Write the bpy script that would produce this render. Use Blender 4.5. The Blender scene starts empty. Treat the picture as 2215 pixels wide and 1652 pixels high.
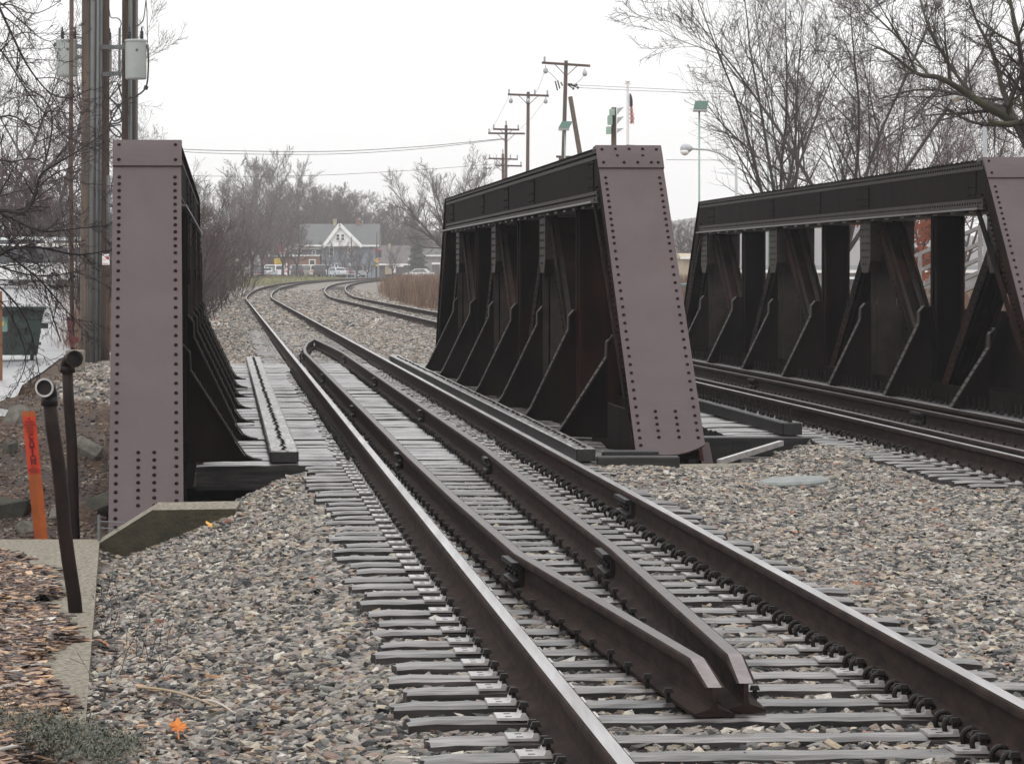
import bpy, math, random
import numpy as np
from mathutils import Vector, Matrix

# ------------------------------------------------------------------ camera, world, sun, exposure
scene = bpy.context.scene
C = scene.collection
CAMZ = 1.65
FPX = 8000.0                     # focal length in pixels of the 2215 px wide picture used for measuring
PITCH = math.atan(236.0 / FPX)
cam_data = bpy.data.cameras.new('camera')
cam_data.sensor_width = 36.0
cam_data.lens = 36.0 * FPX / 2215.0
cam_data.clip_start = 0.3
cam_data.clip_end = 6000.0
cam = bpy.data.objects.new('camera', cam_data)
cam.location = (0, 0, CAMZ)
cam.rotation_euler = (math.radians(90) - PITCH, 0, 0)
C.objects.link(cam)
scene.camera = cam

world = bpy.data.worlds.new('World')
scene.world = world
world.use_nodes = True
wn, wl = world.node_tree.nodes, world.node_tree.links
wn.clear()
w_out = wn.new('ShaderNodeOutputWorld')
w_bg = wn.new('ShaderNodeBackground')
w_sky = wn.new('ShaderNodeTexSky')
w_sky.sky_type = 'NISHITA'
w_sky.sun_disc = False
SUN_EL, SUN_AZ = math.radians(50), math.radians(-150)
w_sky.sun_elevation = SUN_EL
w_sky.sun_rotation = SUN_AZ
w_sky.dust_density = 6.0
w_hsv = wn.new('ShaderNodeHueSaturation')
w_hsv.inputs['Saturation'].default_value = 0.06
w_mix = wn.new('ShaderNodeMix')
w_mix.data_type = 'RGBA'
w_mix.inputs['Factor'].default_value = 0.92      # thick cloud: the blue sky hardly shows through
# overcast dome: about twice as bright overhead as at the horizon
w_tc = wn.new('ShaderNodeTexCoord')
w_sep = wn.new('ShaderNodeSeparateXYZ')
w_ramp = wn.new('ShaderNodeMapRange')
w_ramp.inputs['From Min'].default_value = 0.0
w_ramp.inputs['From Max'].default_value = 1.0
w_ramp.inputs['To Min'].default_value = 11.3
w_ramp.inputs['To Max'].default_value = 20.0
w_cn = wn.new('ShaderNodeTexNoise')
w_cn.inputs['Scale'].default_value = 2.2
w_cn.inputs['Detail'].default_value = 3
w_cm = wn.new('ShaderNodeMapRange')
w_cm.inputs['To Min'].default_value = .93
w_cm.inputs['To Max'].default_value = 1.07
w_mul = wn.new('ShaderNodeMath'); w_mul.operation = 'MULTIPLY'
w_col = wn.new('ShaderNodeCombineColor')
w_mp = wn.new('ShaderNodeMapping'); w_mp.inputs['Scale'].default_value = (1, 1, 3.5)
wl.new(w_tc.outputs['Generated'], w_sep.inputs[0])
wl.new(w_sep.outputs['Z'], w_ramp.inputs['Value'])
wl.new(w_tc.outputs['Generated'], w_mp.inputs['Vector'])
wl.new(w_mp.outputs['Vector'], w_cn.inputs['Vector'])
wl.new(w_cn.outputs['Fac'], w_cm.inputs['Value'])
wl.new(w_ramp.outputs[0], w_mul.inputs[0]); wl.new(w_cm.outputs[0], w_mul.inputs[1])
for k_ in range(3): wl.new(w_mul.outputs[0], w_col.inputs[k_])
wl.new(w_col.outputs[0], w_mix.inputs['B'])
wl.new(w_sky.outputs['Color'], w_hsv.inputs['Color'])
wl.new(w_hsv.outputs['Color'], w_mix.inputs['A'])
wl.new(w_mix.outputs['Result'], w_bg.inputs['Color'])
w_bg.inputs['Strength'].default_value = 0.10
wl.new(w_bg.outputs['Background'], w_out.inputs['Surface'])

sun_d = bpy.data.lights.new('sun', 'SUN')
sun_d.energy = 0.6
sun_d.angle = math.radians(25)
sun_d.color = (1.0, 0.97, 0.93)
sun = bpy.data.objects.new('sun', sun_d)
sd = Vector((math.sin(SUN_AZ) * math.cos(SUN_EL), math.cos(SUN_AZ) * math.cos(SUN_EL), math.sin(SUN_EL)))
sun.rotation_euler = sd.to_track_quat('Z', 'Y').to_euler()
C.objects.link(sun)

scene.view_settings.view_transform = 'Standard'
scene.view_settings.look = 'None'
scene.view_settings.exposure = 0.0
scene.view_settings.gamma = 1.0
scene.render.engine = 'CYCLES'
scene.cycles.max_bounces = 6
scene.cycles.volume_bounces = 1
scene.cycles.use_denoising = True

# ------------------------------------------------------------------ helpers
random.seed(7)
rng = np.random.default_rng(11)


def P(x, y, Y):
    """World point seen at measured pixel (x, y) standing at distance Y."""
    u, v = (x - 1107.5) / FPX, (826.0 - y) / FPX
    dy = math.cos(PITCH) + v * math.sin(PITCH)
    dz = -math.sin(PITCH) + v * math.cos(PITCH)
    k = Y / dy
    return Vector((u * k, Y, CAMZ + dz * k))


def tag(o, label=None, cat=None, group=None, kind=None):
    if label: o['label'] = label
    if cat: o['category'] = cat
    if group: o['group'] = group
    if kind: o['kind'] = kind
    return o


def empty(name, loc=(0, 0, 0), rz=0.0, label=None, cat=None, group=None):
    o = bpy.data.objects.new(name, None)
    o.empty_display_size = 0.2
    o.location = loc
    o.rotation_euler = (0, 0, rz)
    C.objects.link(o)
    tag(o, label, cat, group)
    return o


class MB:
    """Collects shapes; build() links them as one mesh object."""
    def __init__(s):
        s.v, s.f, s.m = [], [], []

    def add(s, vs, fs, mi=0):
        n = len(s.v)
        s.v.extend([tuple(p) for p in vs])
        s.f.extend([tuple(i + n for i in f) for f in fs])
        s.m.extend([mi] * len(fs))

    def box(s, x0, x1, y0, y1, z0, z1, mi=0):
        vs = [(x0, y0, z0), (x1, y0, z0), (x1, y1, z0), (x0, y1, z0), (x0, y0, z1), (x1, y0, z1), (x1, y1, z1), (x0, y1, z1)]
        s.add(vs, [(0, 3, 2, 1), (4, 5, 6, 7), (0, 1, 5, 4), (1, 2, 6, 5), (2, 3, 7, 6), (3, 0, 4, 7)], mi)

    def cbox(s, c, sx, sy, sz, mi=0):
        s.box(c[0] - sx / 2, c[0] + sx / 2, c[1] - sy / 2, c[1] + sy / 2, c[2] - sz / 2, c[2] + sz / 2, mi)

    def bbox(s, x0, x1, y0, y1, z0, z1, b=0.01, mi=0):
        """box with chamfered vertical and top edges"""
        def ring(i, z):
            return [(x0 + i, y0 + b + i * .4, z), (x0 + b + i * .4, y0 + i, z), (x1 - b - i * .4, y0 + i, z), (x1 - i, y0 + b + i * .4, z),
                    (x1 - i, y1 - b - i * .4, z), (x1 - b - i * .4, y1 - i, z), (x0 + b + i * .4, y1 - i, z), (x0 + i, y1 - b - i * .4, z)]
        vs = ring(0, z0) + ring(0, z1 - b) + ring(b, z1)
        fs = [tuple(reversed(range(8))), tuple(range(16, 24))]
        for k in (0, 8):
            for i in range(8):
                j = (i + 1) % 8
                fs.append((k + i, k + j, k + 8 + j, k + 8 + i))
        s.add(vs, fs, mi)

    def prism(s, poly, axis, a, b, mi=0):
        """polygon of 2-D points extruded along axis from a to b. axis x: pts are (y,z); y: (x,z); z: (x,y)"""
        def mk(p, t):
            return {'x': (t, p[0], p[1]), 'y': (p[0], t, p[1]), 'z': (p[0], p[1], t)}[axis]
        n = len(poly)
        vs = [mk(p, a) for p in poly] + [mk(p, b) for p in poly]
        area = sum(poly[i][0] * poly[(i + 1) % n][1] - poly[(i + 1) % n][0] * poly[i][1] for i in range(n))
        flip = (area > 0) != (axis == 'y')
        f0, f1 = tuple(range(n)), tuple(range(n, 2 * n))
        fs = [tuple(reversed(f0)) if flip else f0, f1 if flip else tuple(reversed(f1))]
        for i in range(n):
            j = (i + 1) % n
            fs.append((i, j, n + j, n + i) if flip else (j, i, n + i, n + j))
        s.add(vs, fs, mi)

    def beam(s, p0, p1, w, h, up=(0, 0, 1), mi=0, w1=None, h1=None):
        """box section from p0 to p1"""
        p0, p1 = Vector(p0), Vector(p1)
        d = (p1 - p0).normalized()
        r = d.cross(Vector(up))
        if r.length < 1e-4: r = d.cross(Vector((1, 0, 0)))
        r.normalize()
        u = r.cross(d)
        w1 = w if w1 is None else w1
        h1 = h if h1 is None else h1
        vs = []
        for p, a, b in ((p0, w, h), (p1, w1, h1)):
            for sx, sy in ((-1, -1), (1, -1), (1, 1), (-1, 1)):
                vs.append(p + r * (sx * a / 2) + u * (sy * b / 2))
        s.add(vs, [(0, 1, 2, 3), (7, 6, 5, 4), (0, 4, 5, 1), (1, 5, 6, 2), (2, 6, 7, 3), (3, 7, 4, 0)], mi)

    def tube(s, pts, rad, n=6, mi=0, caps=True):
        pts = [Vector(p) for p in pts]
        if not hasattr(rad, '__len__'): rad = [rad] * len(pts)
        base = len(s.v)
        prev = None
        for i, p in enumerate(pts):
            if i == 0: d = pts[1] - p
            elif i == len(pts) - 1: d = p - pts[i - 1]
            else: d = pts[i + 1] - pts[i - 1]
            if d.length < 1e-9: d = Vector((0, 0, 1))
            d.normalize()
            if prev is None:
                a = d.cross(Vector((0, 0, 1)))
                if a.length < 0.05: a = d.cross(Vector((1, 0, 0)))
            else:
                a = prev - d * prev.dot(d)
            a.normalize()
            prev = a
            b = d.cross(a)
            for k in range(n):
                t = 2 * math.pi * k / n
                q = p + (a * math.cos(t) + b * math.sin(t)) * rad[i]
                s.v.append((q.x, q.y, q.z))
        for i in range(len(pts) - 1):
            for k in range(n):
                k2 = (k + 1) % n
                s.f.append((base + i * n + k, base + i * n + k2, base + (i + 1) * n + k2, base + (i + 1) * n + k))
                s.m.append(mi)
        if caps:
            s.f.append(tuple(base + k for k in reversed(range(n))))
            s.f.append(tuple(base + (len(pts) - 1) * n + k for k in range(n)))
            s.m += [mi, mi]

    def lathe(s, prof, c=(0, 0, 0), n=16, mi=0, axis='z'):
        """prof: list of (r, h)"""
        base = len(s.v)
        for r, h in prof:
            for k in range(n):
                t = 2 * math.pi * k / n
                if axis == 'z': s.v.append((c[0] + r * math.cos(t), c[1] + r * math.sin(t), c[2] + h))
                elif axis == 'y': s.v.append((c[0] + r * math.cos(t), c[1] - h, c[2] + r * math.sin(t)))
                else: s.v.append((c[0] + h, c[1] + r * math.cos(t), c[2] + r * math.sin(t)))
        for i in range(len(prof) - 1):
            for k in range(n):
                k2 = (k + 1) % n
                s.f.append((base + i * n + k, base + i * n + k2, base + (i + 1) * n + k2, base + (i + 1) * n + k))
                s.m.append(mi)
        s.f.append(tuple(base + k for k in reversed(range(n)))); s.m.append(mi)
        s.f.append(tuple(base + (len(prof) - 1) * n + k for k in range(n))); s.m.append(mi)

    def dome(s, p, nrm, r, h, mi=0, n=7):
        """a rivet or bolt head"""
        p, nrm = Vector(p), Vector(nrm).normalized()
        a = nrm.cross(Vector((0.3, 0.2, 1)))
        if a.length < .1: a = nrm.cross(Vector((1, 0, 0)))
        a.normalize()
        b = nrm.cross(a)
        base = len(s.v)
        for rr, hh in ((r, -0.002), (r * .85, h * .6), (r * .4, h)):
            for k in range(n):
                t = 2 * math.pi * k / n
                q = p + (a * math.cos(t) + b * math.sin(t)) * rr + nrm * hh
                s.v.append((q.x, q.y, q.z))
        for i in range(2):
            for k in range(n):
                k2 = (k + 1) % n
                s.f.append((base + i * n + k, base + i * n + k2, base + (i + 1) * n + k2, base + (i + 1) * n + k)); s.m.append(mi)
        s.f.append(tuple(base + 2 * n + k for k in range(n))); s.m.append(mi)

    def build(s, name, mats, parent=None, smooth=False, loc=None, rz=None):
        me = bpy.data.meshes.new(name)
        me.from_pydata(s.v, [], s.f)
        if not isinstance(mats, (list, tuple)): mats = [mats]
        for m in mats: me.materials.append(m)
        if len(mats) > 1 and len(s.m) == len(me.polygons):
            me.polygons.foreach_set('material_index', s.m)
        if smooth: me.polygons.foreach_set('use_smooth', [True] * len(me.polygons))
        me.update()
        o = bpy.data.objects.new(name, me)
        C.objects.link(o)
        if parent is not None: o.parent = parent
        if loc is not None: o.location = loc
        if rz is not None: o.rotation_euler = (0, 0, rz)
        return o


CH = {}
def kids(o):
    return [c for c in o.children]


def copy_tree(o, parent=None):
    c = o.copy()
    C.objects.link(c)
    if parent is not None:
        c.parent = parent
    for ch in kids(o):
        copy_tree(ch, c)
    return c


def np_mesh(name, V, F, mats, midx=None, smooth=False, k=4):
    """mesh from numpy verts (N,3) and faces (M,k)"""
    me = bpy.data.meshes.new(name)
    me.vertices.add(len(V))
    me.vertices.foreach_set('co', np.asarray(V, dtype=np.float32).ravel())
    me.loops.add(F.size)
    me.loops.foreach_set('vertex_index', np.asarray(F, dtype=np.int32).ravel())
    me.polygons.add(len(F))
    me.polygons.foreach_set('loop_start', np.arange(0, F.size, k, dtype=np.int32))
    me.polygons.foreach_set('loop_total', np.full(len(F), k, dtype=np.int32))
    if not isinstance(mats, (list, tuple)): mats = [mats]
    for m in mats: me.materials.append(m)
    if midx is not None: me.polygons.foreach_set('material_index', np.asarray(midx, dtype=np.int32))
    if smooth: me.polygons.foreach_set('use_smooth', np.ones(len(F), dtype=bool))
    me.update(calc_edges=True)
    me.validate()
    o = bpy.data.objects.new(name, me)
    C.objects.link(o)
    return o


# ------------------------------------------------------------------ materials
def new_mat(name):
    m = bpy.data.materials.new(name)
    m.use_nodes = True
    nt = m.node_tree
    nt.nodes.clear()
    out = nt.nodes.new('ShaderNodeOutputMaterial')
    b = nt.nodes.new('ShaderNodeBsdfPrincipled')
    nt.links.new(b.outputs[0], out.inputs['Surface'])
    return m, nt, b


def noise(nt, scale, detail=4, coord=None, stretch=None, rough=0.6):
    n = nt.nodes.new('ShaderNodeTexNoise')
    n.inputs['Scale'].default_value = scale
    n.inputs['Detail'].default_value = detail
    n.inputs['Roughness'].default_value = rough
    if coord is not None:
        src = coord
        if stretch:
            mp = nt.nodes.new('ShaderNodeMapping')
            mp.inputs['Scale'].default_value = stretch
            nt.links.new(coord, mp.inputs['Vector'])
            src = mp.outputs['Vector']
        nt.links.new(src, n.inputs['Vector'])
    return n.outputs['Fac']


def ramp(nt, fac, stops):
    r = nt.nodes.new('ShaderNodeValToRGB')
    e = r.color_ramp.elements
    e[0].position, e[0].color = stops[0][0], (*stops[0][1], 1)
    e[1].position, e[1].color = stops[-1][0], (*stops[-1][1], 1)
    for p, c in stops[1:-1]:
        x = e.new(p); x.color = (*c, 1)
    nt.links.new(fac, r.inputs['Fac'])
    return r.outputs['Color']


def mixc(nt, fac, a, b, mode='MIX'):
    m = nt.nodes.new('ShaderNodeMix')
    m.data_type = 'RGBA'
    m.blend_type = mode
    for sock, v in (('Factor', fac), ('A', a), ('B', b)):
        if isinstance(v, (int, float)): m.inputs[sock].default_value = v
        elif isinstance(v, tuple): m.inputs[sock].default_value = (*v, 1)
        else: nt.links.new(v, m.inputs[sock])
    return m.outputs['Result']


def bump(nt, b, h, strength=0.4, dist=0.01):
    n = nt.nodes.new('ShaderNodeBump')
    n.inputs['Strength'].default_value = strength
    n.inputs['Distance'].default_value = dist
    nt.links.new(h, n.inputs['Height'])
    nt.links.new(n.outputs['Normal'], b.inputs['Normal'])


def objcoord(nt):
    t = nt.nodes.new('ShaderNodeTexCoord')
    return t.outputs['Object']


def simple(name, c0, c1=None, scale=6, rough=0.6, metal=0.0, bmp=0.0, stretch=None, bscale=None, bdist=.01, lo=.3, hi=.7, rand=0.0, spec=.5):
    m, nt, b = new_mat(name)
    co = objcoord(nt)
    if c1 is None: c1 = tuple(x * .8 for x in c0)
    f = noise(nt, scale, 5, co, stretch)
    col = ramp(nt, f, [(lo, c0), (hi, c1)])
    if rand:
        oi = nt.nodes.new('ShaderNodeObjectInfo')
        mr = nt.nodes.new('ShaderNodeMapRange')
        mr.inputs['To Min'].default_value = 1 - rand
        mr.inputs['To Max'].default_value = 1 + rand
        nt.links.new(oi.outputs['Random'], mr.inputs['Value'])
        cb = nt.nodes.new('ShaderNodeCombineColor')
        for k in range(3): nt.links.new(mr.outputs[0], cb.inputs[k])
        col = mixc(nt, 1.0, col, cb.outputs[0], 'MULTIPLY')
    nt.links.new(col, b.inputs['Base Color'])
    b.inputs['Roughness'].default_value = rough
    b.inputs['Metallic'].default_value = metal
    b.inputs['Specular IOR Level'].default_value = spec
    if bmp:
        bump(nt, b, noise(nt, bscale or scale * 4, 4, co, stretch), bmp, bdist)
    return m


MAT = {}
MAT['rail_side'] = simple('rusty_rail', (.040, .026, .021), (.011, .008, .0075), 9, .85, bmp=.4, bscale=40, bdist=.004, spec=.06, stretch=(1, .5, 2))
MAT['rail_head'] = simple('worn_rail_head', (.43, .42, .425), (.17, .155, .15), 2.2, .30, metal=.75, bmp=.05, bscale=14, stretch=(6, .25, 1))
MAT['guard_head'] = simple('guard_rail_head', (.075, .058, .054), (.03, .023, .022), 5, .42, metal=.1, bmp=.2, bscale=60, bdist=.003, spec=.4)
MAT['guard_cut'] = simple('cut_steel', (.22, .19, .19), (.14, .12, .12), 9, .6, bmp=.1, bscale=60, spec=.2)
MAT['plate_steel'] = simple('wet_tie_plate', (.44, .42, .41), (.22, .205, .20), 12, .30, bmp=.3, bscale=60, bdist=.003, rand=.25)
MAT['black_iron'] = simple('black_iron', (.012, .009, .008), (.005, .004, .004), 12, .5, bmp=.2, bscale=60, bdist=.003, spec=.2)
def mauve():
    m, nt, b = new_mat('mauve_bridge_paint')
    co = objcoord(nt)
    base = ramp(nt, noise(nt, 1.4, 5, co), [(.3, (.084, .061, .0625)), (.7, (.068, .049, .051))])
    runs = ramp(nt, noise(nt, 2.3, 4, co, (1, .55, .55), .55), [(.3, (.90, .84, .83)), (.5, (1, 1, 1)), (.7, (1.04, 1.07, 1.10))])
    spots = ramp(nt, noise(nt, 70, 3, co), [(.24, (.62, .55, .52)), (.30, (1, 1, 1))])
    col = mixc(nt, .75, base, runs, 'MULTIPLY')
    col = mixc(nt, .8, col, spots, 'MULTIPLY')
    nt.links.new(col, b.inputs['Base Color'])
    b.inputs['Roughness'].default_value = .6
    b.inputs['Specular IOR Level'].default_value = .3
    bump(nt, b, noise(nt, 5, 4, co), .25, .02)
    return m
MAT['purple'] = mauve()
MAT['rivet_purple'] = simple('rivet_dark', (.016, .008, .007), (.010, .005, .005), 20, .7, spec=.1)  # rivet heads, much darker than the mauve plates
MAT['truss'] = simple('black_bridge_paint', (.014, .0095, .008), (.0035, .0026, .0025), 2.6, .8, bmp=.25, bscale=30, bdist=.006, stretch=(1, 1, .35), spec=.04)
MAT['truss_rust'] = simple('rusted_bridge_paint', (.030, .0125, .009), (.0045, .0033, .003), 1.3, .8, bmp=.3, bscale=30, bdist=.006, stretch=(1, 1, .3), lo=.34, hi=.56, spec=.04)
MAT['gusset'] = simple('gusset_and_edge_highlight', (.036, .027, .023), (.012, .009, .008), 5, .6, bmp=.2, bscale=40, bdist=.004, spec=.2)  # lighter than the truss; also painted on as edge highlights
MAT['ledge'] = simple('wet_flange_sky_sheen', (.16, .15, .15), (.09, .08, .08), 5, .3)  # pale colour stands in for sky reflected on the wet ledge
MAT['concrete'] = simple('old_concrete', (.26, .235, .19), (.10, .088, .068), 34, .9, bmp=.3, bscale=90, bdist=.006, lo=.4, hi=.62, spec=.15)
MAT['moss_concrete'] = simple('mossy_concrete', (.055, .043, .022), (.02, .018, .010), 9, .9, bmp=.8, bscale=40, bdist=.02)
MAT['pipe'] = simple('brown_black_pipe', (.022, .011, .008), (.007, .0055, .005), 10, .5, bmp=.2, bscale=60, bdist=.003, spec=.12)
MAT['orange'] = simple('orange_marker', (.38, .085, .007), (.27, .05, .005), 9, .5)
MAT['orange_label'] = simple('marker_label', (.56, .032, .005), (.44, .024, .004), 9, .45)
MAT['marker_ink'] = simple('marker_ink', (.10, .006, .003), None, 9, .6)
MAT['rock'] = simple('grey_rock', (.17, .16, .135), (.07, .063, .052), 3, .85, bmp=.7, bscale=14, bdist=.03)
MAT['rock_moss'] = simple('mossy_rock', (.05, .046, .032), (.02, .018, .013), 3, .9, bmp=.7, bscale=14, bdist=.03)
MAT['asphalt'] = simple('wet_pavement', (.30, .30, .31), (.20, .20, .21), .9, .34, bmp=.1, bscale=60)
MAT['road'] = simple('grey_road', (.16, .16, .165), (.12, .12, .125), .5, .5)
MAT['pole_wood'] = simple('weathered_pole', (.13, .095, .072), (.05, .036, .028), 6, .85, bmp=.5, bscale=14, stretch=(3, 3, .1))
MAT['pole_dark'] = simple('creosote_pole', (.10, .06, .042), (.045, .03, .024), 6, .8, bmp=.5, bscale=14, stretch=(3, 3, .1))
MAT['conduit'] = simple('grey_conduit', (.13, .138, .138), (.08, .085, .086), 4, .6, stretch=(1, 1, .3))
MAT['can'] = simple('transformer_paint', (.33, .35, .335), (.27, .29, .275), 2, .45)
MAT['white'] = simple('white_paint', (.84, .84, .84), (.74, .74, .74), 2, .5)
MAT['mint'] = simple('pale_green_paint', (.16, .28, .235), (.12, .22, .185), 2, .5)
MAT['mint_light'] = simple('mint_paint', (.30, .42, .36), None, 2, .5)
MAT['bark'] = simple('bark', (.070, .052, .048), (.034, .026, .025), 5, .9, bmp=.4, bscale=12, stretch=(2, 2, .4))
MAT['bark_dark'] = simple('dark_bark', (.036, .024, .024), (.018, .013, .014), 4, .85)
MAT['bark_green'] = simple('lichen_bark', (.045, .047, .02), (.035, .028, .022), 1.6, .9, lo=.42, hi=.55)
MAT['twig_red'] = simple('red_brown_twigs', (.105, .058, .052), (.05, .031, .030), .6, .85)
MAT['twig_grey'] = simple('grey_brown_twigs', (.10, .074, .07), (.055, .042, .040), .5, .85)
MAT['twig_dark'] = simple('dark_twigs', (.045, .026, .027), (.022, .014, .016), .6, .8)
MAT['dumpster'] = simple('green_dumpster', (.012, .035, .026), (.006, .016, .013), 2, .5)
MAT['yellow'] = simple('yellow_paint', (.80, .56, .02), None, 2, .5)
MAT['red'] = simple('red_paint', (.50, .03, .025), None, 2, .5)
MAT['dark_red'] = simple('maroon_paint', (.10, .012, .012), None, 4, .55)
MAT['glass'] = simple('dark_glass', (.03, .034, .04), None, 2, .15)
MAT['tyre'] = simple('tyre_rubber', (.018, .018, .018), None, 2, .8)
MAT['wire'] = simple('black_wire', (.02, .02, .022), None, 2, .6)
MAT['roof'] = simple('grey_shingles', (.11, .115, .115), (.08, .085, .09), 1.5, .85)
MAT['siding'] = simple('blue_grey_siding', (.20, .245, .30), (.17, .21, .26), .6, .8, stretch=(.2, .2, 6))
MAT['brick'] = simple('brown_brick', (.24, .12, .075), (.17, .085, .06), 2, .85)
MAT['brick_red'] = simple('red_brick', (.20, .075, .06), (.14, .055, .05), 2, .85)
MAT['tan'] = simple('tan_wall', (.42, .35, .24), None, 1, .85)
MAT['grey_wall'] = simple('grey_wall', (.26, .26, .27), None, 1, .85)
MAT['dark_wall'] = simple('dark_roof', (.10, .085, .09), None, 1, .85)
MAT['leaf_orange'] = simple('maple_leaf_orange', (.62, .20, .02), (.45, .12, .015), 20, .6)
MAT['leaf_yellow'] = simple('leaf_yellow', (.70, .36, .05), None, 20, .6)
MAT['leaf_brown'] = simple('leaf_brown', (.38, .13, .04), None, 20, .6)
MAT['lamp_grey'] = simple('lamp_grey', (.42, .44, .46), None, 2, .5)
MAT['rail_fence'] = simple('weathered_fence', (.26, .25, .25), (.18, .17, .17), 5, .8)

# weathered tie wood: long grain along x, splits, each tie its own tone
def tie_mat(name, c_hi, c_lo, rough, streak=.5):
    m, nt, b = new_mat(name)
    co = objcoord(nt)
    oi = nt.nodes.new('ShaderNodeObjectInfo')
    ad = nt.nodes.new('ShaderNodeVectorMath'); ad.operation = 'ADD'
    sc = nt.nodes.new('ShaderNodeVectorMath'); sc.operation = 'SCALE'
    sc.inputs['Scale'].default_value = 37.0
    cmb = nt.nodes.new('ShaderNodeCombineXYZ')
    for k in range(3): nt.links.new(oi.outputs['Random'], cmb.inputs[k])
    nt.links.new(cmb.outputs[0], sc.inputs[0])
    nt.links.new(co, ad.inputs[0]); nt.links.new(sc.outputs[0], ad.inputs[1])
    v = ad.outputs[0]
    grain = noise(nt, 30, 5, v, (.09, 1, 1), .7)
    blot = noise(nt, 5, 3, v, (.5, 1, 1))
    col = ramp(nt, grain, [(.38, tuple(x * .16 for x in c_lo)), (.46, c_lo), (.62, c_hi)])
    tone = ramp(nt, blot, [(.36, (.28, .25, .24)), (.52, (.85, .82, .80)), (.66, (1.35, 1.35, 1.36))])
    col = mixc(nt, .8, col, tone, 'MULTIPLY')
    mr = nt.nodes.new('ShaderNodeMapRange')
    mr.inputs['To Min'].default_value = .62; mr.inputs['To Max'].default_value = 1.25
    nt.links.new(oi.outputs['Random'], mr.inputs['Value'])
    cb = nt.nodes.new('ShaderNodeCombineColor')
    for k in range(3): nt.links.new(mr.outputs[0], cb.inputs[k])
    col = mixc(nt, 1.0, col, cb.outputs[0], 'MULTIPLY')
    nt.links.new(col, b.inputs['Base Color'])
    b.inputs['Roughness'].default_value = rough
    bump(nt, b, grain, .35, .004)
    return m
MAT['tie'] = tie_mat('weathered_tie', (.168, .156, .150), (.052, .045, .042), .33)
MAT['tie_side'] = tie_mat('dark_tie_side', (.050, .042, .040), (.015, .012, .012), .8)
MAT['deck'] = tie_mat('wet_deck_tie', (.27, .255, .255), (.10, .09, .09), .27)
MAT['timber'] = tie_mat('guard_timber_wood', (.34, .33, .325), (.15, .14, .138), .33)
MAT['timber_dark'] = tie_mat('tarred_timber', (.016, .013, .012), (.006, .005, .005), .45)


def inst_mat(name, stops, rough=.55, bmp=.3):
    m, nt, b = new_mat(name)
    at = nt.nodes.new('ShaderNodeAttribute')
    at.attribute_type = 'INSTANCER'
    at.attribute_name = 'rnd'
    col = ramp(nt, at.outputs['Fac'], stops)
    co = objcoord(nt)
    f = noise(nt, 1.6, 3, co)
    col = mixc(nt, .7, col, ramp(nt, f, [(.3, (.62, .62, .62)), (.7, (1.15, 1.15, 1.15))]), 'MULTIPLY')
    nt.links.new(col, b.inputs['Base Color'])
    b.inputs['Roughness'].default_value = rough
    bump(nt, b, noise(nt, 4, 3, co), bmp, .2)
    return m
MAT['stone'] = inst_mat('ballast_stones', [(0, (0.012, 0.011, 0.013)), (.14, (0.046, 0.045, 0.045)), (.26, (0.105, 0.100, 0.093)), (.38, (0.288, 0.234, 0.204)), (.50, (0.246, 0.234, 0.213)),
                                           (.62, (0.451, 0.403, 0.342)), (.70, (0.080, 0.090, 0.085)), (.79, (0.432, 0.344, 0.237)), (.87, (0.206, 0.124, 0.104)), (.93, (0.617, 0.577, 0.512)), (.985, (0.534, 0.458, 0.342)), (1, (0.288, 0.079, 0.029))], .55, .5)
MAT['gravel_bed_shade'] = simple('gravel_bed_shade', (.03, .025, .022), (.009, .008, .007), 40, .9, spec=.1)  # bed coloured dark to deepen the shadows between the stones
MAT['chip'] = inst_mat('bark_chips', [(0, (0.014, 0.008, 0.007)), (.3, (0.045, 0.024, 0.018)), (.5, (0.100, 0.058, 0.042)), (.62, (0.207, 0.116, 0.076)), (.74, (0.317, 0.201, 0.128)), (.84, (0.464, 0.268, 0.134)),
                                      (.9, (0.561, 0.378, 0.232)), (.96, (0.207, 0.189, 0.183)), (1, (0.561, 0.512, 0.439))], .6)
MAT['leaf_litter'] = inst_mat('leaf_litter', [(0, (.03, .018, .014)), (.4, (.075, .042, .03)), (.7, (.14, .08, .05)), (.9, (.19, .13, .085)), (1, (.26, .24, .21))], .7)

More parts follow.
